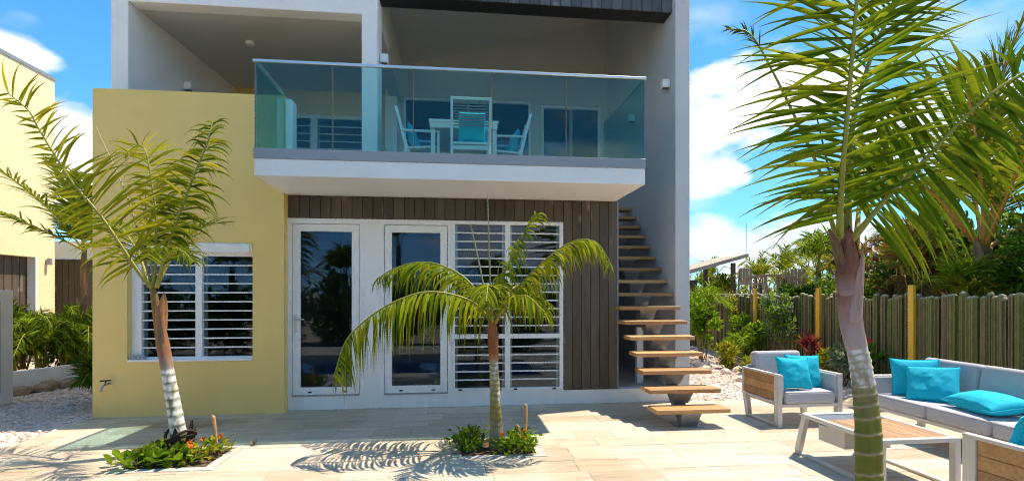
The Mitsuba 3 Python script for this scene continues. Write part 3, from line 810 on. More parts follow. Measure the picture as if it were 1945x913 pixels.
def add_frond(parent, fr, single_leaves=0):
    rm, rc, G, c0, c1, tc, amt = fr
    f = part(parent, 'frond', rm, BARKLEAF, smooth=True, color=rc)
    k = min(single_leaves, len(G))
    order = np.argsort(-np.linalg.norm(G[:, -1, 1] - G[:, 0, 1], axis=1))
    for i in order[:k]:
        m, col = strip_mesh(G[i:i + 1], c0[i:i + 1], c1[i:i + 1], tc, amt[i:i + 1])
        part(f, 'leaflet', m, LEAF, smooth=True, color=col)
    o = order[k:]
    if len(o):
        m, col = strip_mesh(G[o], c0[o], c1[o], tc, amt[o])
        part(f, 'leaflets', m, LEAF, smooth=True, color=col, kind='stuff')
    return f


BARKLEAF = princ('rachis', VC, .45)


def merged_fronds(frs):
    ms, cs = [], []
    for rm, rc, G, c0, c1, tc, amt in frs:
        m, col = strip_mesh(G, c0, c1, tc, amt)
        ms += [rm, m]; cs += [rc, col]
    return trimesh.util.concatenate(ms), np.vstack(cs)


def trunk(pts, radf, colf, n=160, sides=22, ring=None):
    q = catmull(pts, n)
    seg = np.r_[0, np.cumsum(np.linalg.norm(np.diff(q, axis=0), axis=1))]
    rad = radf(seg) + (ring(seg) if ring else 0)
    m = tube(q, rad, sides)
    ang = np.tile(np.arange(sides) / sides * 2 * np.pi, n)
    col = colf(np.repeat(seg, sides), ang)
    col = np.vstack([col, col[:1], col[-sides - 1:-sides]])
    return m, col


def n1(s, a, f, seed):
    """noise over arc length and angle, for colouring trunks"""
    return meshkit.fbm(np.stack([s * f, np.cos(a) * 1.7, np.sin(a) * 1.7], -1), 4, seed)


def ramp(x, xs, cs):
    cs = np.asarray(cs, float)
    return np.stack([np.interp(x, xs, cs[:, c]) for c in range(3)], -1)


# ------------------------------------------------------------------ the three terrace palms
def palm_trunk_colors(rings, stops, cols, ringc, ringw, seed, white=None):
    def f(s, a):
        wob = (n1(s, a, 6, seed) - .5) * .05
        c = ramp(s + wob, stops, cols)
        c = c * (.5 + .55 * n1(s, a, 14, seed + 1) + .5 * meshkit.fbm(np.stack([s * 4, np.cos(a) * 7, np.sin(a) * 7], -1), 4, seed + 9))[:, None]
        d = np.min(np.abs((s + .010 * np.cos(a + seed) + (n1(s, a, 5, seed + 3) - .5) * .02)[:, None] - np.asarray(rings)[None]), axis=1)
        k = np.exp(-(d / ringw) ** 2)[:, None]
        c = c * (1 - k) + np.asarray(ringc) * k
        if white is not None:
            lo, hi, amt = white
            m = ((s > lo) & (s < hi)) * (np.clip((n1(s, a, 9, seed + 5) - amt) * 9, 0, 1)) * (1 - k[:, 0] * .9)
            c = c * (1 - m[:, None]) + np.array([.66, .66, .63]) * m[:, None]
        return c
    return f


# leaning palm by the yellow wall
r = np.random.default_rng(21)
LP = thing('palm_tree', 'leaning palm with white banded trunk standing before the yellow wall', 'palm tree')
pts = [(-2.60, 5.37, -.05), (-2.60, 5.36, .05), (-2.69, 5.36, .60), (-2.77, 5.35, 1.11), (-2.82, 5.35, 1.41), (-2.85, 5.34, 1.60)]
rings = [.12, .24, .33, .42, .50, .58, .66, .74, .82]
m, col = trunk(pts, lambda s: np.interp(s, [0, .08, .3, .85, .93, 1.1, 1.3, 1.66], [.095, .076, .066, .053, .056, .057, .045, .026]),
               palm_trunk_colors(rings, [0, .2, .5, .84, .88, 1.0, 1.15, 1.4, 1.66], [(.10, .085, .03), (.15, .15, .045), (.22, .21, .10), (.30, .29, .2), (.28, .20, .16), (.27, .13, .07), (.26, .11, .04), (.22, .10, .03), (.2, .16, .03)], (.10, .11, .03), .012, 2, (.25, .86, .36)),
               ring=lambda s: .006 * np.exp(-(np.min(np.abs(s[:, None] - np.array(rings)[None]), 1) / .012) ** 2))
part(LP, 'trunk', m, BARK, smooth=True, color=col)


def sheath(p, h, rad, a0, lean, col, seed, spread=1.5, foot=None):
    """A dry leaf base: a curved pointed shell hugging the trunk top."""
    n, k = 18, 21
    u, w = np.meshgrid(np.linspace(0, 1, n), np.linspace(-1, 1, k), indexing='ij')
    half = spread * (1 - u ** 1.6) + .03
    ang = a0 + w * half
    rr = rad * (.92 + .13 * np.clip(u * 3, 0, 1) ** .7 + lean * u ** 2 + .05 * np.sin(seed + 5 * w) * np.clip(u * 3, 0, 1))
    v = np.stack([p[0] + rr * np.cos(ang), p[1] + rr * np.sin(ang), p[2] + h * u], -1).reshape(-1, 3)
    i, j = np.meshgrid(np.arange(n - 1), np.arange(k - 1), indexing='ij')
    a = (i * k + j).ravel()
    f = np.vstack([np.stack([a, a + 1, a + k + 1], 1), np.stack([a, a + k + 1, a + k], 1)])
    f = np.vstack([f])
    cc = np.asarray(col)[None] * (.35 + 1.2 * meshkit.fbm(v * np.array([60, 60, 7]), 4, seed))[:, None]
    if foot is not None:
        t = np.clip(np.repeat(np.linspace(0, 1, n), k) / .35, 0, 1)[:, None]
        cc = cc * t + np.asarray(foot) * (1 - t)
    return trimesh.Trimesh(v, f, process=False), cc


def bark2(parent, name, sh):
    part(parent, name, sh[0], BARK2, smooth=True, color=sh[1])


BARK2 = mat('dry_sheath', {'type': 'twosided', 'bsdf': {'type': 'principled', 'base_color': VC, 'roughness': .7, 'specular': .3}})
bark2(LP, 'dry_sheath', sheath((-2.755, 5.35, 1.02), .5, .056, -2.4, .25, (.28, .15, .08), 1))
bark2(LP, 'dry_sheath', sheath((-2.78, 5.35, 1.12), .42, .052, -.7, .35, (.32, .15, .06), 4))
for q in range(5):
    bark2(LP, 'old_sheath', sheath((-2.605, 5.362, .0), .22 + .05 * (q % 3), .098 + .006 * (q % 2), -2.6 + 1.15 * q, .25, (.055, .032, .03), 20 + q, .55))
# dark straps tied round the foot
tt = np.linspace(0, 2 * np.pi, 40)
for q in range(4):
    c = np.stack([-2.605 + (.10 + .008 * q) * np.cos(tt), 5.362 + (.10 + .008 * q) * np.sin(tt), .04 + .05 * q + .04 * np.sin(tt * (1 + q % 2) + q)], 1)
    part(LP, 'old_sheath', tube(c, .014, 6), princ('old_sheath', (.055, .03, .026), .8) if q == 0 else 'mat_old_sheath', smooth=True)
YG = np.array([[.34, .36, .018], [.45, .43, .022], [.22, .28, .014], [.52, .47, .03]])
DG = np.array([[.11, .17, .012], [.16, .21, .014], [.07, .12, .01]])
L1 = [(-2.82, 5.29, 1.58), (-2.92, 5.25, 1.73), (-3.22, 5.23, 2.22), (-3.44, 5.21, 2.51), (-3.58, 5.17, 2.77), (-3.70, 5.14, 3.01), (-3.74, 5.09, 3.14), (-3.87, 5.05, 3.27)]
add_frond(LP, frond(L1, 52, .80, .030, r, start=.12, sweep=(0, 35), up=.10, droop=.30, ref=(.1, -1, .25), rr=(.016, .004), color=YG, yellow=.35, wind=(1.6, 0, .1), prof=([0, .12, .45, .62, .75, 1], [.75, 1, .85, .5, .38, .38]), side_len=(1.12, .5), skip=.10, jit=.2), 90)
L2 = [(-2.84, 5.34, 1.58), (-2.84, 5.38, 1.81), (-2.86, 5.43, 2.26), (-2.91, 5.47, 2.52), (-3.00, 5.52, 2.90), (-3.10, 5.56, 2.98), (-3.24, 5.60, 2.90)]
add_frond(LP, frond(L2, 40, .44, .028, r, start=.22, sweep=(5, 35), up=.1, droop=.7, ref=(.5, -.8, .1), color=YG, yellow=.2, wind=(-.5, 0, -.3), jit=.2, side_len=(1.15, .6)), 60)
L3 = [(-2.81, 5.34, 1.58), (-2.69, 5.40, 2.12), (-2.55, 5.46, 2.62), (-2.43, 5.52, 3.02), (-2.42, 5.60, 3.24)]
add_frond(LP, frond(L3, 54, .50, .032, r, start=.18, sweep=(-5, 25), up=.15, droop=1.5, ref=(-.3, -1, .3), color=np.vstack([YG, DG]), yellow=.25, rr=(.017, .005), wind=(.3, 0, -.3), prof=([0, .2, .6, 1], [.9, 1, .9, .4]), jit=.2), 100)
L7 = [(-2.93, 5.45, 1.59), (-3.14, 5.64, 1.93), (-3.44, 5.84, 2.22), (-3.74, 6.05, 2.24)]
add_frond(LP, frond(L7, 24, .42, .024, r, start=.2, up=.1, droop=.9, color=DG, yellow=.1), 30)
L6 = [(-2.75, 5.23, 1.58), (-2.62, 5.11, 1.83), (-2.42, 4.99, 1.90), (-2.26, 4.87, 1.80)]
add_frond(LP, frond(L6, 26, .34, .022, r, start=.3, up=.1, droop=.9, color=DG, yellow=.15), 30)
L8 = [(-2.86, 5.42, 1.58), (-2.74, 5.62, 2.0), (-2.60, 5.85, 2.24), (-2.46, 6.05, 2.30)]
add_frond(LP, frond(L8, 18, .36, .022, r, start=.3, up=.1, droop=.8, color=DG, yellow=.1), 20)
for L5 in ([(-2.86, 5.34, 1.61), (-3.16, 5.53, 2.41), (-3.59, 5.73, 3.21)], [(-2.84, 5.35, 1.6), (-2.93, 5.4, 2.2), (-2.97, 5.45, 2.6)]):
    sm = tube(catmull(L5, 20), np.linspace(.012, .004, 20), 6)
    part(LP, 'spear', sm, BARKLEAF, smooth=True, color=np.tile([[.30, .26, .10]], (len(sm.vertices), 1)))

# small upright palm in front of the louvre window
r = np.random.default_rng(5)
MP = thing('palm_tree', 'small upright palm with drooping fronds standing before the tall louvre window', 'palm tree')
pts = [(.42, 5.22, -.05), (.42, 5.22, .0), (.41, 5.21, .36), (.39, 5.20, .88), (.38, 5.19, 1.26)]
rings = [.28, .34, .40, .46, .52, .58, .63, .68, .73, .78, .83, .88]
m, col = trunk(pts, lambda s: np.interp(s, [0, .12, .3, .6, .9, .95, 1.2, 1.33], [.085, .070, .060, .050, .042, .048, .046, .03]),
               palm_trunk_colors(rings, [0, .28, .36, .6, .88, .93, 1.0, 1.15, 1.33], [(.24, .21, .15), (.26, .23, .15), (.22, .19, .05), (.30, .27, .13), (.44, .41, .28), (.38, .16, .06), (.30, .10, .03), (.20, .07, .03), (.18, .12, .03)], (.19, .16, .04), .010, 9, (.5, .9, .5)),
               ring=lambda s: .003 * np.exp(-(np.min(np.abs(s[:, None] - np.array(rings)[None]), 1) / .012) ** 2))
part(MP, 'trunk', m, BARK, smooth=True, color=col)
bark2(MP, 'dry_sheath', sheath((.385, 5.19, .95), .36, .052, -1.9, .3, (.30, .11, .04), 2))
bark2(MP, 'dry_sheath', sheath((.385, 5.19, 1.0), .33, .050, .6, .4, (.22, .09, .04), 7))
MG = np.array([[.15, .23, .013], [.22, .29, .016], [.10, .18, .012], [.30, .33, .02]])
M1 = [(.37, 5.19, 1.24), (.19, 5.15, 1.43), (-.06, 5.12, 1.52), (-.31, 5.09, 1.53), (-.61, 5.07, 1.42), (-.84, 5.04, 1.26), (-1.00, 5.00, 1.07), (-1.09, 4.95, .77)]
add_frond(MP, frond(M1, 66, .66, .030, r, start=.08, sweep=(2, 35), up=-.5, droop=4.2, rr=(.014, .005), color=MG, yellow=.22, prof=([0, .1, .45, .75, 1], [.6, .85, 1.05, .95, .45]), tipc=(.25, .17, .05), tipf=.4), 100)
M2 = [(.38, 5.29, 1.27), (.17, 5.37, 1.62), (-.07, 5.46, 1.79), (-.34, 5.55, 1.85), (-.62, 5.64, 1.79), (-.82, 5.72, 1.68)]
add_frond(MP, frond(M2, 58, .58, .030, r, start=.10, sweep=(5, 40), up=-.45, droop=3.6, color=MG, yellow=.08, prof=([0, .1, .45, .75, 1], [.6, .9, 1.0, .8, .3])), 70)
M4 = [(.41, 5.19, 1.28), (.63, 5.13, 1.59), (.91, 5.06, 1.87), (1.15, 5.00, 2.03), (1.35, 4.95, 2.02), (1.46, 4.90, 1.86), (1.49, 4.87, 1.75)]
add_frond(MP, frond(M4, 60, .54, .030, r, start=.10, sweep=(5, 35), up=-.35, droop=3.0, color=MG, yellow=.4, wind=(.5, 0, 0), prof=([0, .1, .45, .8, 1], [.7, 1, 1, .6, .3])), 80)
M3 = [(.35, 5.14, 1.28), (.44, 5.09, 1.61), (.57, 5.04, 1.92), (.71, 4.99, 2.16), (.77, 4.95, 2.27)]
add_frond(MP, frond(M3, 44, .58, .034, r, start=.10, sweep=(-10, 30), up=0, droop=2.8, color=MG, yellow=.12, wind=(.6, 0, -.3), prof=([0, .1, .5, .8, 1], [.9, 1.1, .9, .45, .4])), 40)
M5 = [(.40, 5.14, 1.24), (.52, 4.98, 1.46), (.66, 4.80, 1.50), (.80, 4.62, 1.36)]
add_frond(MP, frond(M5, 46, .48, .028, r, start=.15, up=-.2, droop=2.0, color=MG, yellow=.25), 0)
M8 = [(.37, 5.13, 1.25), (.34, 4.92, 1.52), (.30, 4.66, 1.60), (.27, 4.44, 1.46)]
add_frond(MP, frond(M8, 34, .34, .02, r, start=.35, up=-.1, droop=1.5, color=MG, yellow=.2, skip=.25), 0)
M9 = [(.42, 5.26, 1.26), (.58, 5.45, 1.55), (.78, 5.66, 1.62), (.95, 5.86, 1.5)]
add_frond(MP, frond(M9, 36, .42, .022, r, start=.15, up=-.2, droop=2.0, color=DG, yellow=.1), 0)
for L5 in ([(.37, 5.24, 1.30), (.35, 5.27, 1.93), (.335, 5.29, 2.52)], [(.35, 5.24, 1.30), (.25, 5.30, 1.83), (.165, 5.36, 2.23)]):
    sm = tube(catmull(L5, 20), np.linspace(.012, .0045, 20), 6)
    part(MP, 'spear', sm, BARKLEAF, smooth=True, color=np.tile([[.28, .27, .12]], (len(sm.vertices), 1)))

# tall palm in the right foreground
r = np.random.default_rng(11)
RP = thing('palm_tree', 'large palm in the right foreground with green ringed trunk and long fronds above', 'palm tree')
pts = [(2.60, 3.03, -.05), (2.60, 3.03, 0), (2.59, 3.04, .35), (2.58, 3.04, .72), (2.53, 3.04, 1.08), (2.48, 3.05, 1.32), (2.45, 3.05, 1.58), (2.44, 3.05, 1.86)]
rings = [.14, .30, .45, .58, .70, .80, .88, .95, 1.01, 1.06, 1.11, 1.155, 1.20]
m, col = trunk(pts, lambda s: np.interp(s, [0, .1, .7, 1.0, 1.22, 1.26, 1.45, 1.6, 1.75, 1.95], [.096, .080, .073, .064, .057, .061, .065, .061, .052, .032]),
               palm_trunk_colors(rings, [0, .3, .75, .95, 1.08, 1.23, 1.25, 1.36, 1.5, 1.62, 1.8, 1.95], [(.13, .13, .02), (.125, .14, .018), (.14, .15, .02), (.17, .17, .06), (.30, .28, .2), (.40, .38, .33), (.40, .31, .28), (.36, .26, .23), (.30, .15, .11), (.20, .07, .05), (.13, .05, .03), (.14, .11, .02)], (.36, .29, .17), .007, 31, (1.0, 1.24, .45)),
               n=260, sides=28, ring=lambda s: .005 * np.exp(-(np.min(np.abs(s[:, None] - np.array(rings)[None]), 1) / .008) ** 2))
part(RP, 'trunk', m, BARK, smooth=True, color=col)
bark2(RP, 'dry_sheath', sheath((2.47, 3.05, 1.34), .46, .068, -1.1, .02, (.34, .22, .18), 3, 1.2, (.37, .28, .24)))
bark2(RP, 'dry_sheath', sheath((2.455, 3.05, 1.5), .42, .065, -2.3, .25, (.20, .08, .05), 8, 1.5, (.34, .24, .21)))
bark2(RP, 'dry_sheath', sheath((2.45, 3.05, 1.62), .34, .060, .8, .5, (.22, .10, .05), 6, 1.2))
bark2(RP, 'dry_sheath', sheath((2.445, 3.05, 1.70), .22, .07, -2.9, 1.1, (.16, .10, .05), 5, .5))
RG = np.array([[.11, .19, .010], [.16, .25, .012], [.07, .13, .010], [.26, .32, .016]])
R1 = [(2.44, 3.05, 1.83), (2.37, 3.01, 1.93), (2.34, 2.95, 2.26), (2.33, 2.89, 2.67), (2.32, 2.83, 3.08), (2.30, 2.77, 3.38), (2.31, 2.71, 3.73)]
fr = frond(R1, 60, .72, .033, r, start=.10, sweep=(8, 28), up=.12, droop=.45, ref=(-.25, -1, 0), rr=(.017, .006), color=RG, yellow=.18, tipc=(.22, .08, .03), tipf=.7, jit=.17, skip=.05, wind=(.35, 0, .35), prof=([0, .12, .4, .8, 1], [.55, .8, 1, 1, .7]), side_len=(1, .98), fold=.4, swo=(12, -22))
add_frond(RP, fr, 100)
R2 = [(2.46, 3.05, 1.84), (2.51, 2.99, 1.94), (2.66, 2.93, 2.15), (2.81, 2.86, 2.33), (2.98, 2.79, 2.55), (3.15, 2.72, 2.72), (3.36, 2.65, 2.85)]
add_frond(RP, frond(R2, 46, .62, .040, r, start=.12, sweep=(10, 30), up=.0, droop=.9, swo=(-34, 10), ref=(-.1, -.8, .6), rr=(.016, .006), color=RG, yellow=.10, tipf=.4, wind=(.25, 0, -.1)), 80)
R4 = [(2.53, 3.14, 1.85), (2.56, 3.18, 2.06), (2.61, 3.21, 2.59), (2.76, 3.24, 3.06), (2.93, 3.26, 3.40), (3.18, 3.27, 3.78)]
add_frond(RP, frond(R4, 54, .68, .030, r, start=.10, sweep=(8, 30), up=.1, droop=.5, ref=(.1, -1, .2), rr=(.02, .007), color=RG, yellow=.08, tipc=(.25, .08, .03), tipf=.5, wind=(.6, 0, .2), swo=(12, -18)), 80)
R3 = [(2.45, 3.10, 1.84), (2.42, 3.15, 1.99), (2.37, 3.19, 2.31), (2.27, 3.25, 2.62), (2.13, 3.30, 2.97), (1.99, 3.36, 3.27), (1.85, 3.42, 3.33)]
add_frond(RP, frond(R3, 20, .22, .014, r, start=.84, sweep=(30, 60), up=.1, droop=.8, ref=(0, -1, .2), rr=(.012, .005), color=DG, yellow=0, skip=.4), 0)
R7 = [(2.55, 3.10, 1.84), (2.75, 3.30, 2.2), (3.0, 3.5, 2.55), (3.3, 3.7, 2.75), (3.6, 3.9, 2.75)]
add_frond(RP, frond(R7, 44, .5, .028, r, start=.2, up=.05, droop=.9, color=RG, yellow=.05), 0)
for L5 in ([(2.50, 3.15, 1.85), (2.46, 3.20, 2.24), (2.38, 3.26, 2.77)],):
    sm = tube(catmull(L5, 20), np.linspace(.010, .004, 20), 6)
    part(RP, 'spear', sm, BARKLEAF, smooth=True, color=np.tile([[.10, .13, .04]], (len(sm.vertices), 1)))

# ------------------------------------------------------------------ cactus fence
CF = thing('cactus_fence', 'fence of living columnar cactus stems between yellow wooden posts along the gravel', 'fence')
FX = 7.0


def cactus_stem(h, rad, bend, r):
    n, s = 26, 24
    z = np.r_[np.linspace(0, h - .06, n - 7), h - .045, h - .03, h - .02, h - .012, h - .006, h - .002, h]
    prof = np.interp(z, [0, .1, h - .05, h - .025, h - .009, h - .002, h], [.92, 1, 1, .86, .58, .3, .04])
    prof = prof * (1 + .05 * (meshkit.noise(np.stack([z * 3, z * 0 + bend * 50, z * 0], -1)) - .5))
    a = np.arange(s) / s * 2 * np.pi
    rib = np.cos(a * 6)
    R = rad * prof[:, None] * (1 + .15 * rib[None])
    cx = bend * np.sin(z / h * 2.2) + .035 * (meshkit.noise(np.stack([z * 1.6, z * 0, z * 0 + bend * 30], -1)) - .5)
    v = np.stack([cx[:, None] + R * np.cos(a), R * np.sin(a), np.broadcast_to(z[:, None], R.shape)], -1).reshape(-1, 3)
    i, j = np.meshgrid(np.arange(n - 1), np.arange(s), indexing='ij')
    q = np.stack([i * s + j, i * s + (j + 1) % s, (i + 1) * s + (j + 1) % s, (i + 1) * s + j], -1).reshape(-1, 4)
    m = trimesh.Trimesh(v, np.vstack([q[:, [0, 1, 2]], q[:, [0, 2, 3]]]), process=False)
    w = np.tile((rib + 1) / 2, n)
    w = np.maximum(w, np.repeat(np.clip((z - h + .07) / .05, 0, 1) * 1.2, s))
    return m, w


r = np.random.default_rng(3)
posts = [3.05, 5.17, 7.29, 9.35, 11.48, 13.66]
y = 2.6
while y < 15.2:
    h = np.clip(r.normal(1.53, .035), 1.44, 1.61)
    m, w = cactus_stem(h, r.uniform(.040, .050), r.uniform(-.03, .03), r)
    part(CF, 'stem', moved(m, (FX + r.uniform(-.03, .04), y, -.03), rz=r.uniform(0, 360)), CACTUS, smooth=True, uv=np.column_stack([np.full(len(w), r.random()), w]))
    if y < 11 and r.random() < .5:
        h = r.uniform(1.2, 1.5)
        m, w = cactus_stem(h, r.uniform(.034, .042), r.uniform(-.03, .03), r)
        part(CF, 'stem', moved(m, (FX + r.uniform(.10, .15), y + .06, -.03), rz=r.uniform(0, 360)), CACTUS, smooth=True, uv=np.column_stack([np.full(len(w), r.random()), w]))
    y += r.uniform(.072, .094)
for p in posts:
    q = bx(FX - .11, FX - .06, p - .05, p + .05, -.05, 1.64 + r.uniform(-.04, .04), .004)
    part(CF, 'post', q, POSTY, uv=uvc(q, r.uniform(.4, .8), .5))
part(CF, 'rail', [tube([(FX + .20, 2.5, 1.15), (FX + .20, 15.3, 1.15)], .012, 6), tube([(FX + .20, 2.5, .45), (FX + .20, 15.3, .45)], .012, 6)], BAND)


# ------------------------------------------------------------------ shrubs, hedges, background planting
def leafcloud(c, rad, n, L, W, cols, r, up=.35, clumps=14, droop=.5, K=3, yellow=.05, fill=.5, wprof=(.25, 1, .8, .05)):
    """Leaves in clumps spread through an ellipsoid."""
    c, rad = np.asarray(c, float), np.asarray(rad, float)
    cc = unit(r.standard_normal((clumps, 3))) * (r.random((clumps, 1)) ** (1 / 2.2)) * .82
    cs = r.uniform(.18, .42, clumps)
    i = r.integers(0, clumps, n)
    p = cc[i] + unit(r.standard_normal((n, 3))) * (cs[i] * r.random(n) ** .5)[:, None]
    P = c + p * rad
    D = unit(unit(p) * .8 + r.standard_normal((n, 3)) * .55 + np.array([0, 0, up]))
    N = unit(r.standard_normal((n, 3)) * .5 + np.array([0, 0, 1.0]))
    l = L * r.uniform(.6, 1.25, n)
    G = strips(P, D, N, l, np.full(n, W) * r.uniform(.7, 1.2, n), K, droop, .25, r, wprof=wprof)
    col = np.asarray(cols)[r.integers(0, len(cols), n)] * r.uniform(.7, 1.3, (n, 1)) * (r.uniform(.8, 1.2, clumps)[i])[:, None]
    y = (r.random(n) < yellow)[:, None]
    col = np.where(y, np.array([.24, .20, .03]), col)
    return strip_mesh(G, col, col * 1.1)


def twigs(c, rad, base, n, r, w=.012):
    ms = []
    for _ in range(n):
        e = np.asarray(c) + unit(r.standard_normal(3)) * np.asarray(rad) * r.uniform(.4, .85)
        b = np.asarray(base) + np.array([r.normal(0, .05), r.normal(0, .05), 0])
        mid = (b + e) / 2 + r.normal(0, .06, 3)
        ms.append(tube(catmull([b, mid, e], 7), np.linspace(w, w * .3, 7), 5))
    return trimesh.util.concatenate(ms)


TWIG = princ('twig', (.16, .12, .08), .8)


def shrub(name, label, cat, c, rad, n, L, W, cols, seed, group=None, base=None, **kw):
    r = np.random.default_rng(seed)
    k = thing(name, label, cat, group)
    base = (c[0], c[1], min(-.02, c[2])) if base is None else base
    part(k, 'stem', twigs(c, rad, base, 9, r), TWIG)
    m, col = leafcloud(c, rad, n, L, W, cols, r, **kw)
    part(k, 'foliage', m, MATTLEAF, smooth=True, color=col, kind='stuff')
    return k


BR = np.array([[.16, .28, .014], [.22, .34, .02], [.11, .21, .012]])
DK = np.array([[.045, .10, .012], [.07, .14, .014], [.09, .165, .016]])
MIDG = np.array([[.12, .21, .014], [.18, .26, .016], [.08, .155, .012]])
YGR = np.array([[.32, .32, .022], [.42, .38, .03], [.20, .25, .02]])
GRYG = np.array([[.20, .26, .15], [.26, .31, .20], [.14, .20, .10]])
BURG = np.array([[.16, .025, .03], [.24, .05, .04], [.10, .03, .02]])
BRN = np.array([[.20, .08, .035], [.28, .15, .06], [.13, .05, .03], [.13, .16, .02], [.20, .24, .02]])


def areca(name, label, cat, base, h, n, seed, spread=.6, group=None, cols=None, yellow=.15, crown_from=None, trunk_r=.03, L=.36, nl=26, wid=.026, droop=.7, trunk_label=None, dead=0, splay=1.0):
    """A young palm: short or tall trunk with a tuft of arching fronds."""
    r = np.random.default_rng(seed)
    k = thing(name, label, cat, group)
    b = np.asarray(base, float)
    z0 = b[2] + (crown_from if crown_from is not None else .15)
    if crown_from is not None:
        top = np.array([b[0] + r.normal(0, .06), b[1] + r.normal(0, .06), z0])
        m, col = trunk([b, (b + top) / 2 + r.normal(0, .03, 3) * [1, 1, 0], top], lambda s: np.interp(s, [0, s.max()], [trunk_r * 1.15, trunk_r]), lambda s, a: ramp(s, [0, .2, max(.3, z0 - b[2])], [(.10, .08, .06), (.16, .13, .10), (.13, .10, .05)]) * (.6 + .7 * n1(s, a, 18, seed))[:, None], n=40, sides=12)
        part(k, 'trunk', m, BARK, smooth=True, color=col)
    else:
        top = np.array([b[0], b[1], z0])
    frs = []
    for q in range(n):
        az = q * 2.399 + r.normal(0, .2)
        el = r.uniform(.35, 1.35)
        Lf = h * r.uniform(.75, 1.1)
        hz = np.array([math.cos(az), math.sin(az), 0]) * spread * splay
        o = top + r.normal(0, trunk_r, 3) * [1, 1, 0]
        p = [o, o + hz * .18 * (1.4 - el) * 2 * Lf + [0, 0, Lf * .36], o + hz * .55 * Lf * (1.7 - el) + [0, 0, Lf * (.30 + .34 * el)], o + hz * Lf * (1.9 - el) * .9 + [0, 0, Lf * (-.10 + .62 * el)]]
        frs.append(frond(p, nl, L * r.uniform(.8, 1.1), wid, r, start=.24, up=.1, droop=droop, rr=(.010, .003), color=cols if cols is not None else MIDG, yellow=yellow, tipf=.25))
    for q in range(dead):
        az = r.uniform(0, 6.28)
        hz = np.array([math.cos(az), math.sin(az), 0])
        o = top
        p = [o, o + hz * .15 + [0, 0, .05], o + hz * .28 * h + [0, 0, -.15 * h], o + hz * .32 * h + [0, 0, -.5 * h]]
        frs.append(frond(p, nl, L * .7, wid * .8, r, start=.2, up=-.2, droop=1.5, rr=(.010, .003), color=np.array([[.22, .14, .07], [.28, .19, .10]]), yellow=0, tipf=0))
    for rm, rc, G, c0, c1, tc, amt in frs:
        f = part(k, 'frond', rm, BARKLEAF, smooth=True, color=rc)
        m, col = strip_mesh(G, c0, c1, tc, amt)
        part(f, 'leaflets', m, LEAF, smooth=True, color=col, kind='stuff')
    return k


# big palm behind the fence with orange petioles
r = np.random.default_rng(17)
BP = thing('palm_tree', 'palm with dark trunk and orange leaf stalks rising behind the cactus fence at the right', 'palm tree')
bb = np.array([8.28, 7.44, 0])
m, col = trunk([bb + (0, 0, -.05), bb + (.02, 0, 1.0), bb + (0, 0, 1.7), bb + (.03, 0, 2.25)], lambda s: np.interp(s, [0, 1.5, 1.9, 2.3], [.14, .11, .13, .10]),
               lambda s, a: ramp(s, [0, 1.4, 1.9, 2.3], [(.07, .055, .04), (.06, .045, .035), (.12, .085, .06), (.24, .15, .06)]) * (.3 + 1.2 * n1(s, a, 9, 4))[:, None], n=80, sides=18)
part(BP, 'trunk', m, BARK, smooth=True, color=col)
for q, (a, h) in enumerate([(-2.2, .5), (-1.0, .42), (.6, .5), (2.2, .4), (-2.9, .45)]):
    bark2(BP, 'dry_sheath', sheath((8.29, 7.44, 1.45 + .12 * q), h, .13, a, .5, (.22, .16, .10), q, .8))
c = bb + (.03, 0, 2.2)
OR_ = np.array([[.10, .16, .012], [.15, .19, .014], [.08, .13, .010], [.22, .20, .02]])
for p, n, L, yel in ([[(0, 0, 0), (-.12, -.1, .55), (-.30, -.2, 1.2), (-.55, -.3, 2.1), (-.9, -.4, 2.7)], 44, .85, .15],
                     [[(0, 0, 0), (.0, 0, .6), (.02, .0, 1.4), (.05, -.1, 2.4), (.15, -.2, 3.2)], 56, 1.0, .35],
                     [[(0, 0, 0), (-.06, -.1, .7), (-.12, -.2, 1.6), (-.1, -.35, 2.6), (.1, -.5, 3.4)], 56, 1.0, .4],
                     [[(0, 0, 0), (.25, .1, .5), (.6, .1, 1.1), (1.1, .1, 1.9), (1.6, 0, 2.3)], 50, .95, .35],
                     [[(0, 0, 0), (.14, 0, .6), (.35, -.1, 1.3), (.65, -.2, 2.3), (1.1, -.3, 3.0)], 46, .9, .3],
                     [[(0, 0, 0), (-.3, .1, .45), (-.8, .2, 1.0), (-1.5, .3, 1.3), (-2.1, .4, 1.2)], 44, .8, .1],
                     [[(0, 0, 0), (.4, -.1, .3), (.9, -.2, .7), (1.5, -.2, .9), (2.1, -.3, .7)], 44, .8, .2],
                     [[(0, 0, 0), (-.2, .3, .5), (-.5, .7, 1.2), (-.9, 1.2, 1.7), (-1.3, 1.6, 1.7)], 44, .8, .1],
                     [[(0, 0, 0), (.2, .3, .7), (.4, .7, 1.6), (.6, 1.1, 2.2), (.8, 1.5, 2.4)], 44, .8, .2],
                     [[(0, 0, 0), (-.2, -.4, .5), (-.5, -.9, 1.0), (-.8, -1.3, 1.2), (-1.1, -1.6, 1.0)], 44, .7, .2]):
    fr = frond([c + np.array(q) for q in p], n, L, .05, r, start=.28, up=.1, droop=.8, rr=(.034, .010), color=OR_, yellow=yel, tipf=.4)
    rc = fr[1] * 0 + np.array([.36, .20, .035])
    add_frond(BP, (fr[0], rc) + fr[2:])

SHG = 'shrubs packed behind the cactus fence'
SHL = 'dense leafy shrub in the planting behind the cactus fence'
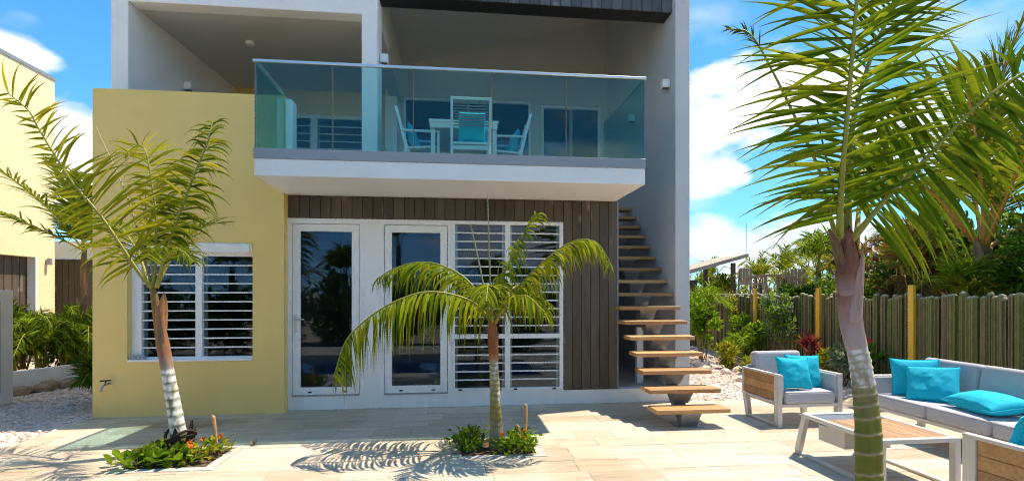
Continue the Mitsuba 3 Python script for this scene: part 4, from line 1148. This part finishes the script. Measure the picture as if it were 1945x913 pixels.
# near planting behind the fence, from right to left
for q, (x, y, z, rx, ry, rz, n, L, W, cols) in enumerate([
        (8.3, 6.2, 1.6, .9, .8, 1.3, 3200, .16, .055, DK), (9.6, 7.2, 2.0, 1.1, 1.0, 1.6, 3200, .16, .055, MIDG), (9.5, 8.6, 1.9, 1.1, 1.0, 1.4, 3200, .17, .06, DK), (8.6, 7.0, 1.5, .7, .6, 1.2, 2200, .15, .05, MIDG), (8.6, 4.6, 1.5, 1.0, .9, 1.3, 2400, .16, .055, MIDG), (8.7, 2.9, 1.4, 1.0, .9, 1.2, 2200, .16, .055, DK), (9.9, 9.7, 2.3, 1.1, .9, 1.0, 2400, .2, .06, BRN),
        (8.3, 8.4, 1.5, .7, .7, .9, 2200, .17, .05, BRN), (9.0, 9.6, 1.8, 1.0, 1.0, 1.2, 2800, .17, .06, DK), (8.5, 10.6, 1.3, .9, .9, .9, 2000, .15, .05, MIDG),
        (10.2, 11.6, 1.9, 1.2, 1.2, 1.1, 2400, .18, .06, BRN), (8.8, 12.2, 1.2, .9, .9, .8, 1800, .15, .05, DK),
        (12.2, 9.6, 2.1, 1.4, 1.4, 1.7, 2600, .20, .07, MIDG), (11.4, 7.0, 2.2, 1.4, 1.2, 1.8, 2600, .2, .07, YGR)]):
    lab = {id(DK): 'dark green leafy shrub in the planting behind the cactus fence', id(MIDG): 'mid green leafy shrub in the planting behind the cactus fence', id(BRN): 'brown and green leafy shrub in the planting behind the cactus fence', id(YGR): 'yellow green shrub far behind the orange stalked palm'}[id(cols)]
    shrub('shrub', lab, 'shrub', (x, y, z), (rx, ry, rz), n, L, W, cols, 100 + q, None if cols is YGR else SHG if cols is DK else SHG + (' in mid green' if cols is MIDG else ' with brown leaves'), base=(x, y, -.05), clumps=22, yellow=.06)
YP = 'young palms behind the cactus fence'
areca('young_palm', 'young palm with slender forked trunk behind the tallest yellow fence post', 'palm tree', (7.75, 7.85, -.05), 1.0, 7, 41, crown_from=1.75, trunk_r=.05, cols=BRN, L=.42, wid=.04, dead=2)
areca('young_palm', 'low bright green young palm between the tallest post and the dark palm trunk', 'palm tree', (7.5, 7.15, .6), .85, 8, 42, crown_from=.75, trunk_r=.03, cols=BR, L=.40, wid=.036, yellow=.1)
areca('young_palm', 'yellow green young palm touching the dark trunk behind the fence', 'palm tree', (7.55, 6.85, .5), .8, 7, 43, crown_from=.7, trunk_r=.03, cols=YGR, L=.36, wid=.032, yellow=.3)
areca('young_palm', 'brown leaved young palm seen just right of the big foreground trunk', 'palm tree', (7.9, 8.6, 0), 1.2, 8, 44, crown_from=1.8, trunk_r=.055, cols=BRN, L=.45, wid=.045, dead=3)
areca('young_palm', 'palm with a pale dry skirt seen just left of the big foreground trunk', 'palm tree', (9.3, 11.6, 0), 1.1, 8, 45, crown_from=1.9, trunk_r=.06, cols=np.vstack([MIDG, BRN]), L=.42, wid=.04, dead=4)
areca('young_palm', 'tall green palm against the sky left of the big foreground trunk', 'palm tree', (9.4, 12.6, 0), 1.4, 9, 46, crown_from=2.2, trunk_r=.06, cols=MIDG, L=.46, wid=.042, dead=1)
FP = 'small far palms in the gardens beyond the fence'
for q, (x, y, c, h) in enumerate([(12.0, 19.5, 1.9, 1.5), (13.6, 20.5, 2.2, 1.7), (13.6, 17.5, 2.0, 1.6), (15.5, 23.0, 2.4, 1.8), (13.8, 27, 2.2, 1.7), (17.2, 22.0, 2.6, 1.8), (12.3, 30, 2.6, 1.5), (16.5, 18.5, 2.6, 1.8), (18.5, 26, 3.0, 2.0)]):
    areca('far_palm', 'small palm in the sunny gardens far beyond the cactus fence', 'palm tree', (x, y, 0), h, 9, 60 + q, crown_from=c, trunk_r=.07, cols=np.vstack([MIDG, YGR]), L=.45, wid=.05, nl=22, group=FP, dead=2)
for q, (x, y, z, s) in enumerate([(12.6, 23.5, 1.2, 1.5), (15.0, 21.0, 1.1, 1.5), (13.2, 15.5, 1.1, 1.3), (17.5, 24.5, 1.5, 1.9), (10.2, 24.5, 1.0, 1.4), (14.3, 29, 1.4, 1.9), (20, 22, 1.8, 2.0), (16, 16, 1.5, 1.6), (9.3, 30, 1.2, 1.6), (19.5, 30, 1.6, 2.4), (14.0, 12.5, 1.6, 1.6)]):
    shrub('far_shrub', 'sunlit green bush in the gardens far beyond the cactus fence', 'shrub', (x, y, z), (s, s, s * .85), 1500, .22, .09, np.vstack([MIDG, YGR]), 300 + q, 'bushes far beyond the fence', base=(x, y, -.05), clumps=24)

# between wall and fence: sunny shrubs along the gravel path
shrub('shrub', 'tall bright green shrub beside the grey stair wall', 'shrub', (5.35, 10.9, 1.0), (.42, .5, .62), 1700, .13, .05, BR, 401, base=(5.35, 10.9, 0), clumps=16)
areca('young_palm', 'feathery young palm above the bright shrub next to the stair wall', 'palm tree', (5.75, 11.8, 0), 1.0, 8, 402, crown_from=1.0, trunk_r=.03, cols=BR, L=.42, wid=.02, nl=30)
shrub('shrub', 'yellow green low shrub at the foot of the stair wall', 'shrub', (5.6, 10.2, .28), (.32, .3, .3), 700, .10, .035, YGR, 403)
areca('young_palm', 'low palm fountain of bright blades in front of the first fence posts', 'palm tree', (6.25, 10.9, .02), .75, 9, 404, cols=BR, L=.3, wid=.022, nl=26)
shrub('shrub', 'rounded yellow shrub behind the teak side of the armchair', 'shrub', (5.35, 8.75, .22), (.26, .26, .25), 800, .10, .022, YGR, 405)
shrub('shrub', 'low green shrub among stones along the gravel path', 'shrub', (5.7, 9.4, .22), (.3, .3, .25), 700, .12, .03, MIDG, 406)
shrub('vine', 'pale flowering vine climbing over the cactus fence', 'vine', (6.72, 10.3, 1.0), (.16, .75, .55), 900, .11, .05, np.vstack([BR, GRYG]), 407, base=(6.7, 9.8, 0), clumps=16)
shrub('vine', 'bright green climber low on the cactus fence beside the second post', 'vine', (6.65, 11.4, .65), (.2, .7, .6), 900, .11, .045, BR, 408, base=(6.7, 11.3, 0), clumps=16)
shrub('vine', 'thin yellow green climber reaching the top of the far fence post', 'vine', (6.75, 12.2, 1.1), (.1, .18, .75), 350, .10, .04, YGR, 409, base=(6.75, 12.2, 0), clumps=10)
shrub('foliage_plant', 'burgundy leaved plant behind the armchair back', 'plant', (6.45, 8.95, .50), (.2, .2, .2), 130, .20, .045, BURG, 410, base=(6.45, 8.95, 0))
shrub('foliage_plant', 'silvery grey green plant between armchair and palm trunk', 'plant', (6.35, 8.0, .42), (.28, .28, .3), 420, .12, .05, GRYG, 411, base=(6.35, 8.0, 0))
shrub('foliage_plant', 'yellow green plant beside the armchair cushions', 'plant', (6.25, 8.35, .36), (.18, .2, .22), 260, .13, .03, YGR, 412, base=(6.25, 8.35, 0))
rf = shrub('flowering_plant', 'leafy plant with red flowers right of the big palm trunk by the fence', 'plant', (6.55, 7.75, .42), (.28, .26, .3), 420, .13, .045, MIDG, 413, base=(6.55, 7.75, 0))
r = np.random.default_rng(9)


def bloom(c, s, r, n=9):
    P = np.tile(np.asarray(c, float), (n, 1))
    D = unit(r.standard_normal((n, 3)) + [0, 0, .4])
    G = strips(P, D, unit(r.standard_normal((n, 3))), np.full(n, s), np.full(n, s * .8), 3, .3, .2, r, wprof=(.3, 1, 1, .3))
    return strip_mesh(G, np.ones((n, 3)), np.ones((n, 3)))[0]


for c in ((6.42, 7.63, .66), (6.45, 7.78, .72), (6.36, 7.9, .62), (6.5, 7.66, .78)): part(rf, 'flower', bloom(c, .055, r, 12), RED)
r = np.random.default_rng(4)


def stone(c, s, r, m=ROCK, name='rock', label='', group=None, cat='rock'):
    q = trimesh.creation.icosphere(subdivisions=3)
    v = q.vertices * (1 + .5 * (meshkit.fbm(q.vertices * 1.6 + r.uniform(0, 50, 3), 4) - .5))[:, None]
    q.vertices = v * np.asarray(s) + np.asarray(c)
    return single(name, q, m, label, cat, group, smooth=True)


for q in range(9):
    stone((5.0 + r.uniform(-.1, .6), 8.4 + q * .28, .03), (r.uniform(.07, .14), r.uniform(.07, .14), r.uniform(.05, .09)), r, PEBBLE, 'stone', 'pale stone edging the planting along the gravel path', 'pale stones along the gravel path')
stone((3.46, 7.62, .05), (.13, .09, .05), r, ROCK, 'stone', 'flat brown stone on the gravel behind the lowest stair treads')
single('stone_block', bx(5.35, 5.62, 6.25, 6.55, 0.001, .30, .012), princ('sandstone', lambda p, n, uv: mix((.55, .38, .24), (.70, .55, .38), fbm(p.x * 9, p.y * 9, p.z * 9, 3)), .8), 'rough sandstone block between the armchair and the sofa', 'stone block')

# far things beyond the fence: stone terrace wall, rustic seats and table, shelter with sloping roof, mast
wall_ = [bx(9.6 + .46 * i, 9.6 + .46 * i + .45, 17.7 + (i % 2) * .01, 18.1, .0, 1.52 + .03 * math.sin(i * 3), .02) for i in range(13)]
sw = thing('stone_wall', 'low grey stone terrace wall beyond the cactus fence under the rustic chairs', 'wall')
for q in wall_: part(sw, 'stone', q, STONEW)
RW = princ('rustic_wood', (.27, .20, .13), .8)


def rustic_chair(x, y, z, rz, label):
    k = thing('rustic_chair', label, 'chair')
    mv = lambda m: moved(m, (x, y, z), rz)
    for sx in (-.3, .27):
        part(k, 'leg', mv(hull([(sx + a, yy, zz) for a in (0, .04) for yy, zz in ((-.35, 0), (-.30, 0), (-.22, .62), (-.17, .62))])), RW)
        part(k, 'leg', mv(hull([(sx + a, yy, zz) for a in (0, .04) for yy, zz in ((.35, 0), (.40, 0), (.30, .95), (.35, .95))])), RW)
        part(k, 'armrest', mv(bx(sx - .02, sx + .06, -.28, .36, .62, .66)), RW)
    part(k, 'seat', mv(bx(-.3, .31, -.25, .32, .36, .41)), RW)
    for q in range(4): part(k, 'slat', mv(bx(-.27 + q * .15, -.16 + q * .15, .28, .31, .42, .98)), RW)


rustic_chair(10.9, 18.3, 1.5, 15, 'weathered wooden chair at the left on the stone terrace beyond the fence')
rustic_chair(12.9, 18.9, 1.5, -70, 'weathered wooden chair at the right on the stone terrace beyond the fence')
k = thing('rustic_table', 'weathered wooden table between the chairs on the stone terrace beyond the fence', 'table')
part(k, 'table_top', bx(11.4, 12.5, 18.3, 19.1, 2.18, 2.24), RW)
for x in (11.45, 12.37):
    for y in (18.35, 19.0): part(k, 'leg', bx(x, x + .08, y, y + .08, 1.5, 2.18), RW)
k = thing('garden_shelter', 'shelter with one pale sloping roof beyond the bright shrubs by the stair wall', 'shelter')
part(k, 'roof', hull([(x, y, z + d) for x, z in ((9.3, 2.15), (12.95, 3.15)) for y in (22, 25) for d in (0, .16)]), HUT)
for x, h in ((9.8, 2.25), (12.3, 2.9)):
    for y in (22.2, 24.8): part(k, 'post', bx(x, x + .16, y, y + .16, 0, h), princ('hut_post', (.10, .07, .05), .8) if 'mat_hut_post' not in scene else 'mat_hut_post')
part(k, 'back_wall', bx(9.6, 12.0, 24.98, 25.05, 0, 2.2), DARK)
single('mast', tube([(24.5, 42, 0), (24.5, 42, 7.5)], .025, 6), BAND, 'thin mast against the sky beyond the sloping roof', 'mast')

# ------------------------------------------------------------------ left: neighbour house, hedge, gate wall
N = thing('neighbour_house', 'sunlit pale yellow neighbouring house at the left edge', 'house')
nx = -9.5


def yzwall(poly, x0, x1):
    m = trimesh.creation.extrude_polygon(poly, x1 - x0)
    v = m.vertices.copy()
    m.vertices = np.stack([x0 + v[:, 2], v[:, 0], v[:, 1]], 1)
    return m


part(N, 'wall', yzwall(sbox(3, 0, 13.72, 6.6).difference(sbox(6.0, 0, 13.15, 2.36)), nx - .3, nx), PALEYEL, label='sunlit yellow side wall')
part(N, 'roof_edge', bx(nx - .32, nx + .02, 2.98, 13.74, 6.6005, 6.68), BAND)
part(N, 'wall', bx(-16, nx - .3, 13.42, 13.72, 0, 6.6), PALEYEL)
part(N, 'jamb', bx(nx - .17, nx + .004, 13.135, 13.20, 0, 2.362), WHITE, label='white jamb of the carport opening')
gp = part(N, 'gate_panel', bx(nx - .25, nx - .20, 6.0, 13.13, 0, 2.5), BLACK, label='dark timber panel inside the opening')
for q in range(34):
    m_ = bx(nx - .199, nx - .18, 6.02 + q * .21, 6.21 + q * .21, 0.05, 2.4)
    part(gp, 'board', m_, CLAD, uv=uvc(m_, rng.random(), rng.random()))
part(N, 'beam', bx(-12.5, -6.4, 15.0, 15.2, 2.45, 2.90, .004), WHITE, label='white beam over the dark boards behind the hedge')
g2 = part(N, 'rear_wall', bx(-12.5, -6.0, 15.26, 15.3, 0, 2.45), BLACK, label='dark timber wall behind the hedge')
for q in range(44):
    m_ = bx(-12.4 + q * .146, -12.4 + q * .146 + .138, 15.235, 15.258, 0.02, 2.44)
    part(g2, 'board', m_, CLAD, uv=uvc(m_, rng.random(), rng.random()))
k = thing('wall_lamp', 'small dark wall lamp on the sunlit neighbouring house', 'wall lamp')
part(k, 'body', bx(nx + .03, nx + .11, 13.42, 13.50, 2.20, 2.36, .01), BAND)
part(k, 'bracket', bx(nx + .001, nx + .031, 13.43, 13.49, 2.22, 2.32), BAND)

gw = thing('gate_wall', 'pale rendered wall end with a dark framed panel at the left picture edge', 'garden wall')
part(gw, 'wall', bx(-6.32, -6.10, 4.0, 8.05, 0, 1.575, .01), GREY)
part(gw, 'panel', yzwall(sbox(4.6, .18, 7.80, 1.42).difference(sbox(4.64, .22, 7.76, 1.38)), -6.099, -6.07), BAND)

pw = thing('planter_wall', 'low white planter wall in front of the palm hedge on the left', 'garden wall')
part(pw, 'wall', hull([(x, y, z) for (x, y), h in (((-7.05, 8.2), .33), ((-6.93, 8.2), .33), ((-6.18, 10.4), .33), ((-6.06, 10.4), .33)) for z in (-.05, h)]), WHITE)
r = np.random.default_rng(8)
for q in range(13):
    t = q / 12
    stone((-6.78 + .75 * t + r.uniform(-.04, .12), 8.45 + 1.8 * t, .03), (r.uniform(.10, .2), r.uniform(.1, .18), r.uniform(.06, .12)), r, ROCK, 'rock', 'brown rock lying along the low white planter wall', 'brown rocks along the planter wall')
for q, (x, y, h) in enumerate([(-7.9, 9.4, 1.35), (-7.55, 9.9, 1.25), (-7.25, 10.1, 1.4), (-7.1, 10.5, 1.25), (-6.75, 10.7, 1.4), (-6.55, 11.0, 1.3), (-6.25, 11.2, 1.35), (-7.8, 10.5, 1.5), (-7.0, 11.4, 1.5), (-6.0, 10.8, 1.2), (-8.4, 9.6, 1.4)]):
    areca('hedge_palm', 'bushy palm of the dense hedge behind the low white planter wall', 'palm', (x, y, 0), h * 1.13, 16, 500 + q, cols=np.vstack([DK, MIDG, BR]), L=.30, wid=.026, nl=30, yellow=.12, spread=.42, group='hedge palms behind the planter wall')
shrub('hedge_shrub', 'dark leafy shrub filling the bottom of the palm hedge', 'shrub', (-7.3, 11.0, .55), (1.3, .7, .6), 2600, .14, .04, DK, 540, base=(-7.3, 11.0, 0), clumps=30)
areca('corner_palm', 'dark spiky plant at the foot of the yellow wall corner', 'plant', (-4.85, 7.75, .02), .6, 14, 541, cols=DK, L=.34, wid=.026, nl=18, yellow=.02, spread=.5)
areca('corner_palm', 'dark fan of blades higher up beside the yellow wall corner', 'plant', (-5.2, 9.2, .02), 1.1, 12, 542, cols=DK, L=.4, wid=.03, nl=22, yellow=.03, spread=.4)
# palm behind the hedge, seen left of the yellow block
r = np.random.default_rng(31)
RL = thing('palm_tree', 'palm with thin brown trunk rising behind the hedge left of the yellow block', 'palm tree')
m, col = trunk([(-6.98, 10.83, -.05), (-6.98, 10.83, 1.4), (-7.0, 10.83, 1.9), (-6.98, 10.83, 2.4)], lambda s: np.interp(s, [0, 1.5, 2.45], [.08, .06, .04]), lambda s, a: ramp(s, [0, 1.3, 1.9, 2.4], [(.12, .09, .06), (.2, .13, .07), (.25, .13, .06), (.16, .15, .04)]) * (.6 + .8 * n1(s, a, 12, 2))[:, None], n=60, sides=14)
part(RL, 'trunk', m, BARK, smooth=True, color=col)
c = np.array([-6.98, 10.83, 2.35])
for p in ([(0, 0, 0), (-.45, -.1, .65), (-1.0, -.2, 1.2), (-1.45, -.25, 1.55), (-1.75, -.3, 1.6)], [(0, 0, 0), (-.2, .1, .7), (-.45, .2, 1.3), (-.8, .3, 1.8)], [(0, 0, 0), (-.55, -.3, .35), (-1.1, -.5, .6), (-1.6, -.6, .45)],
          [(0, 0, 0), (.1, -.3, .7), (.3, -.5, 1.2), (.5, -.7, 1.3)], [(0, 0, 0), (.4, .1, .6), (.8, .2, .9), (1.2, .3, .8)], [(0, 0, 0), (-.3, .4, .5), (-.7, .8, .8), (-1.1, 1.1, .7)]):
    add_frond(RL, frond([c + np.array(q) for q in p], 46, .62, .048, r, start=.14, sweep=(20, 55), up=.1, droop=.6, color=DG, yellow=.2, rr=(.016, .005)))

# ------------------------------------------------------------------ planting in the two beds
def bedplant(c, n, L, W, cols, seed, label, group, h=.16, w=.13, flowers=None):
    r = np.random.default_rng(seed)
    k = thing('bedding_plant', label, 'plant', group)
    c = np.asarray(c, float)
    P = c + np.column_stack([r.normal(0, w * .5, n), r.normal(0, w * .5, n), r.uniform(.02, h, n)])
    D = unit(np.column_stack([(P - c)[:, :2] * 5, r.uniform(-.1, .8, n)]) + r.normal(0, .25, (n, 3)))
    G = strips(P, D, unit(r.normal(0, .3, (n, 3)) + [0, 0, 1]), L * r.uniform(.7, 1.2, n), W * r.uniform(.75, 1.2, n), 4, .5, .2, r, wprof=(.2, .95, 1, .6, .05))
    col = np.asarray(cols)[r.integers(0, len(cols), n)] * r.uniform(.7, 1.25, (n, 1))
    m, vc = strip_mesh(G, col, col * 1.1)
    part(k, 'stem', twigs(c + (0, 0, h * .5), (w * .6, w * .6, h * .5), c, 6, r, .004), TWIG)
    part(k, 'foliage', m, LEAF, smooth=True, color=vc, kind='stuff')
    for q in range(flowers or 0):
        part(k, 'flower', bloom(c + (r.normal(0, w * .5), r.normal(0, w * .5) - .02, h + r.uniform(.0, .05)), .028, r, 10), ORANGE if r.random() < .96 else RED)


GB = 'broad leaved plants in the left planting bed'
gb = 'broad leaved green plant in the left bed, left of the leaning trunk'
for q, (x, y) in enumerate([(-2.80, 4.98), (-2.66, 4.96), (-2.55, 5.06), (-2.72, 5.14), (-2.50, 5.0), (-2.84, 5.1), (-2.62, 5.22), (-2.74, 5.32)]):
    bedplant((x, y, .0), 26, .10, .07, np.vstack([BR, MIDG]), 600 + q, gb, GB, .085, .13)
for q, (x, y) in enumerate([(-2.40, 5.18), (-2.30, 5.22), (-2.36, 5.06), (-2.27, 5.34)]):
    bedplant((x, y, .0), 40, .07, .035, np.vstack([BR, YGR]), 620 + q, 'orange flowering plant in the left bed, right of the leaning trunk', 'orange flowering plants in the left bed', .11, .12, 1)
for q, (x, y, c) in enumerate([(.14, 5.30, MIDG), (.10, 5.14, MIDG), (.12, 5.06, BR), (.2, 5.42, MIDG)]):
    bedplant((x, y, .0), 70, .06, .032, c, 640 + q, 'small leaved green plant in the right bed, left of the upright palm', 'green plants in the right bed', .15, .12)
for q, (x, y, f) in enumerate([(.56, 5.10, 2), (.66, 5.02, 1), (.60, 5.28, 0), (.72, 5.2, 2), (.48, 5.02, 2), (.7, 5.38, 0), (.62, 4.97, 0)]):
    bedplant((x, y, .0), 60, .065, .03, np.vstack([BR, MIDG]), 660 + q, 'orange dotted flowering plant in the right bed, right of the upright palm', 'flowering plants in the right bed', .12, .11, min(f, 1))
for (x, y, z, dx, lab) in ((-2.30, 5.42, .34, -.03, 'pale wooden stake beside the leaning palm'), (.72, 5.33, .40, .01, 'tall wooden stake right of the small upright palm'), (.655, 5.3, .2, -.01, 'short orange wooden stake next to the tall stake by the small palm')):
    m_ = tube([(x, y, -.03), (x + dx * .5, y, z * .5), (x + dx, y, z - .02), (x + dx - .012, y, z)], [.017, .017, .018, .008], 8)
    single('stake', m_, STAKE, lab, 'stake')
m_ = bloom((-2.0, 5.55, .012), .05, np.random.default_rng(2), 8)
single('dry_leaf', m_, RW, 'dry yellow leaf lying on the paving by the left bed corner', 'leaf')

# ------------------------------------------------------------------ the garden across the pool, seen only as reflections in the glass
for q, (x, y, h, s) in enumerate([(-3.4, -2.6, 2.1, 1.2), (-2.2, -6.5, 3.4, 1.9), (1.5, -6.6, 2.2, 1.6), (5.0, -7.0, 2.8, 1.8), (-7.5, -4.5, 2.6, 1.6)]):
    areca('garden_palm', 'palm in the garden across the pool, mirrored in the door glass', 'palm tree', (x, y, 0), s, 10, 700 + q, crown_from=h, trunk_r=.09, cols=MIDG, L=.55, wid=.06, nl=26, group='palms across the pool')
for q in range(12):
    x = -12 + q * 1.75
    shrub('garden_hedge', 'dark hedge bush across the pool, mirrored in the door glass', 'shrub', (x, -1.9 + .15 * math.sin(q * 2), .95), (1.15, .65, 1.2), 2200, .20, .10, DK, 720 + q, 'hedge bushes across the pool', base=(x, -1.9, -.05), clumps=26)

# labels by place for the repeats, in the order in which one meets them from left to right
ORD = 'first second third fourth fifth sixth seventh eighth ninth tenth eleventh twelfth thirteenth fourteenth'.split()


def centre_x(key):
    v = np.vstack([meshkit.WRITTEN[scene[k]['filename']][0].mean(0) for k in scene if k == key or k.startswith(key + '__')])
    c = v.mean(0)
    return (c[0] * math.cos(YAW) - c[1] * math.sin(YAW)) / max(.1, c[0] * math.sin(YAW) + c[1] * math.cos(YAW))


def by_place(group, what):
    ks = sorted([k for k in labels if labels[k].get('group') == group], key=centre_x)
    for i, k in enumerate(ks):
        n = ORD[i] if i < len(ks) - 1 else 'last'
        labels[k]['label'] = what.format(n)


by_place('hedge palms behind the planter wall', '{} bushy palm from the left in the hedge behind the white planter wall')
by_place('small far palms in the gardens beyond the fence', '{} small far palm from the left in the gardens beyond the cactus fence')
by_place('shrubs packed behind the cactus fence', '{} dark green shrub from the left behind the cactus fence')
by_place('shrubs packed behind the cactus fence in mid green', '{} mid green shrub from the left behind the cactus fence')
by_place('shrubs packed behind the cactus fence with brown leaves', '{} brown leaved shrub from the left behind the cactus fence')
by_place('broad leaved plants in the left planting bed', '{} broad leaved plant from the left in the bed of the leaning palm')
by_place('orange flowering plants in the left bed', '{} orange flowering plant right of the leaning trunk, counted from the left')
by_place('green plants in the right bed', '{} small leaved plant from the left, left of the small upright palm')
by_place('flowering plants in the right bed', '{} orange dotted plant from the left, right of the small upright palm')
by_place('brown rocks along the planter wall', '{} brown rock from the left along the white planter wall')
by_place('bushes far beyond the fence', '{} sunlit far bush from the left beyond the cactus fence')
by_place('pale stones along the gravel path', '{} pale edging stone from the left along the gravel path')
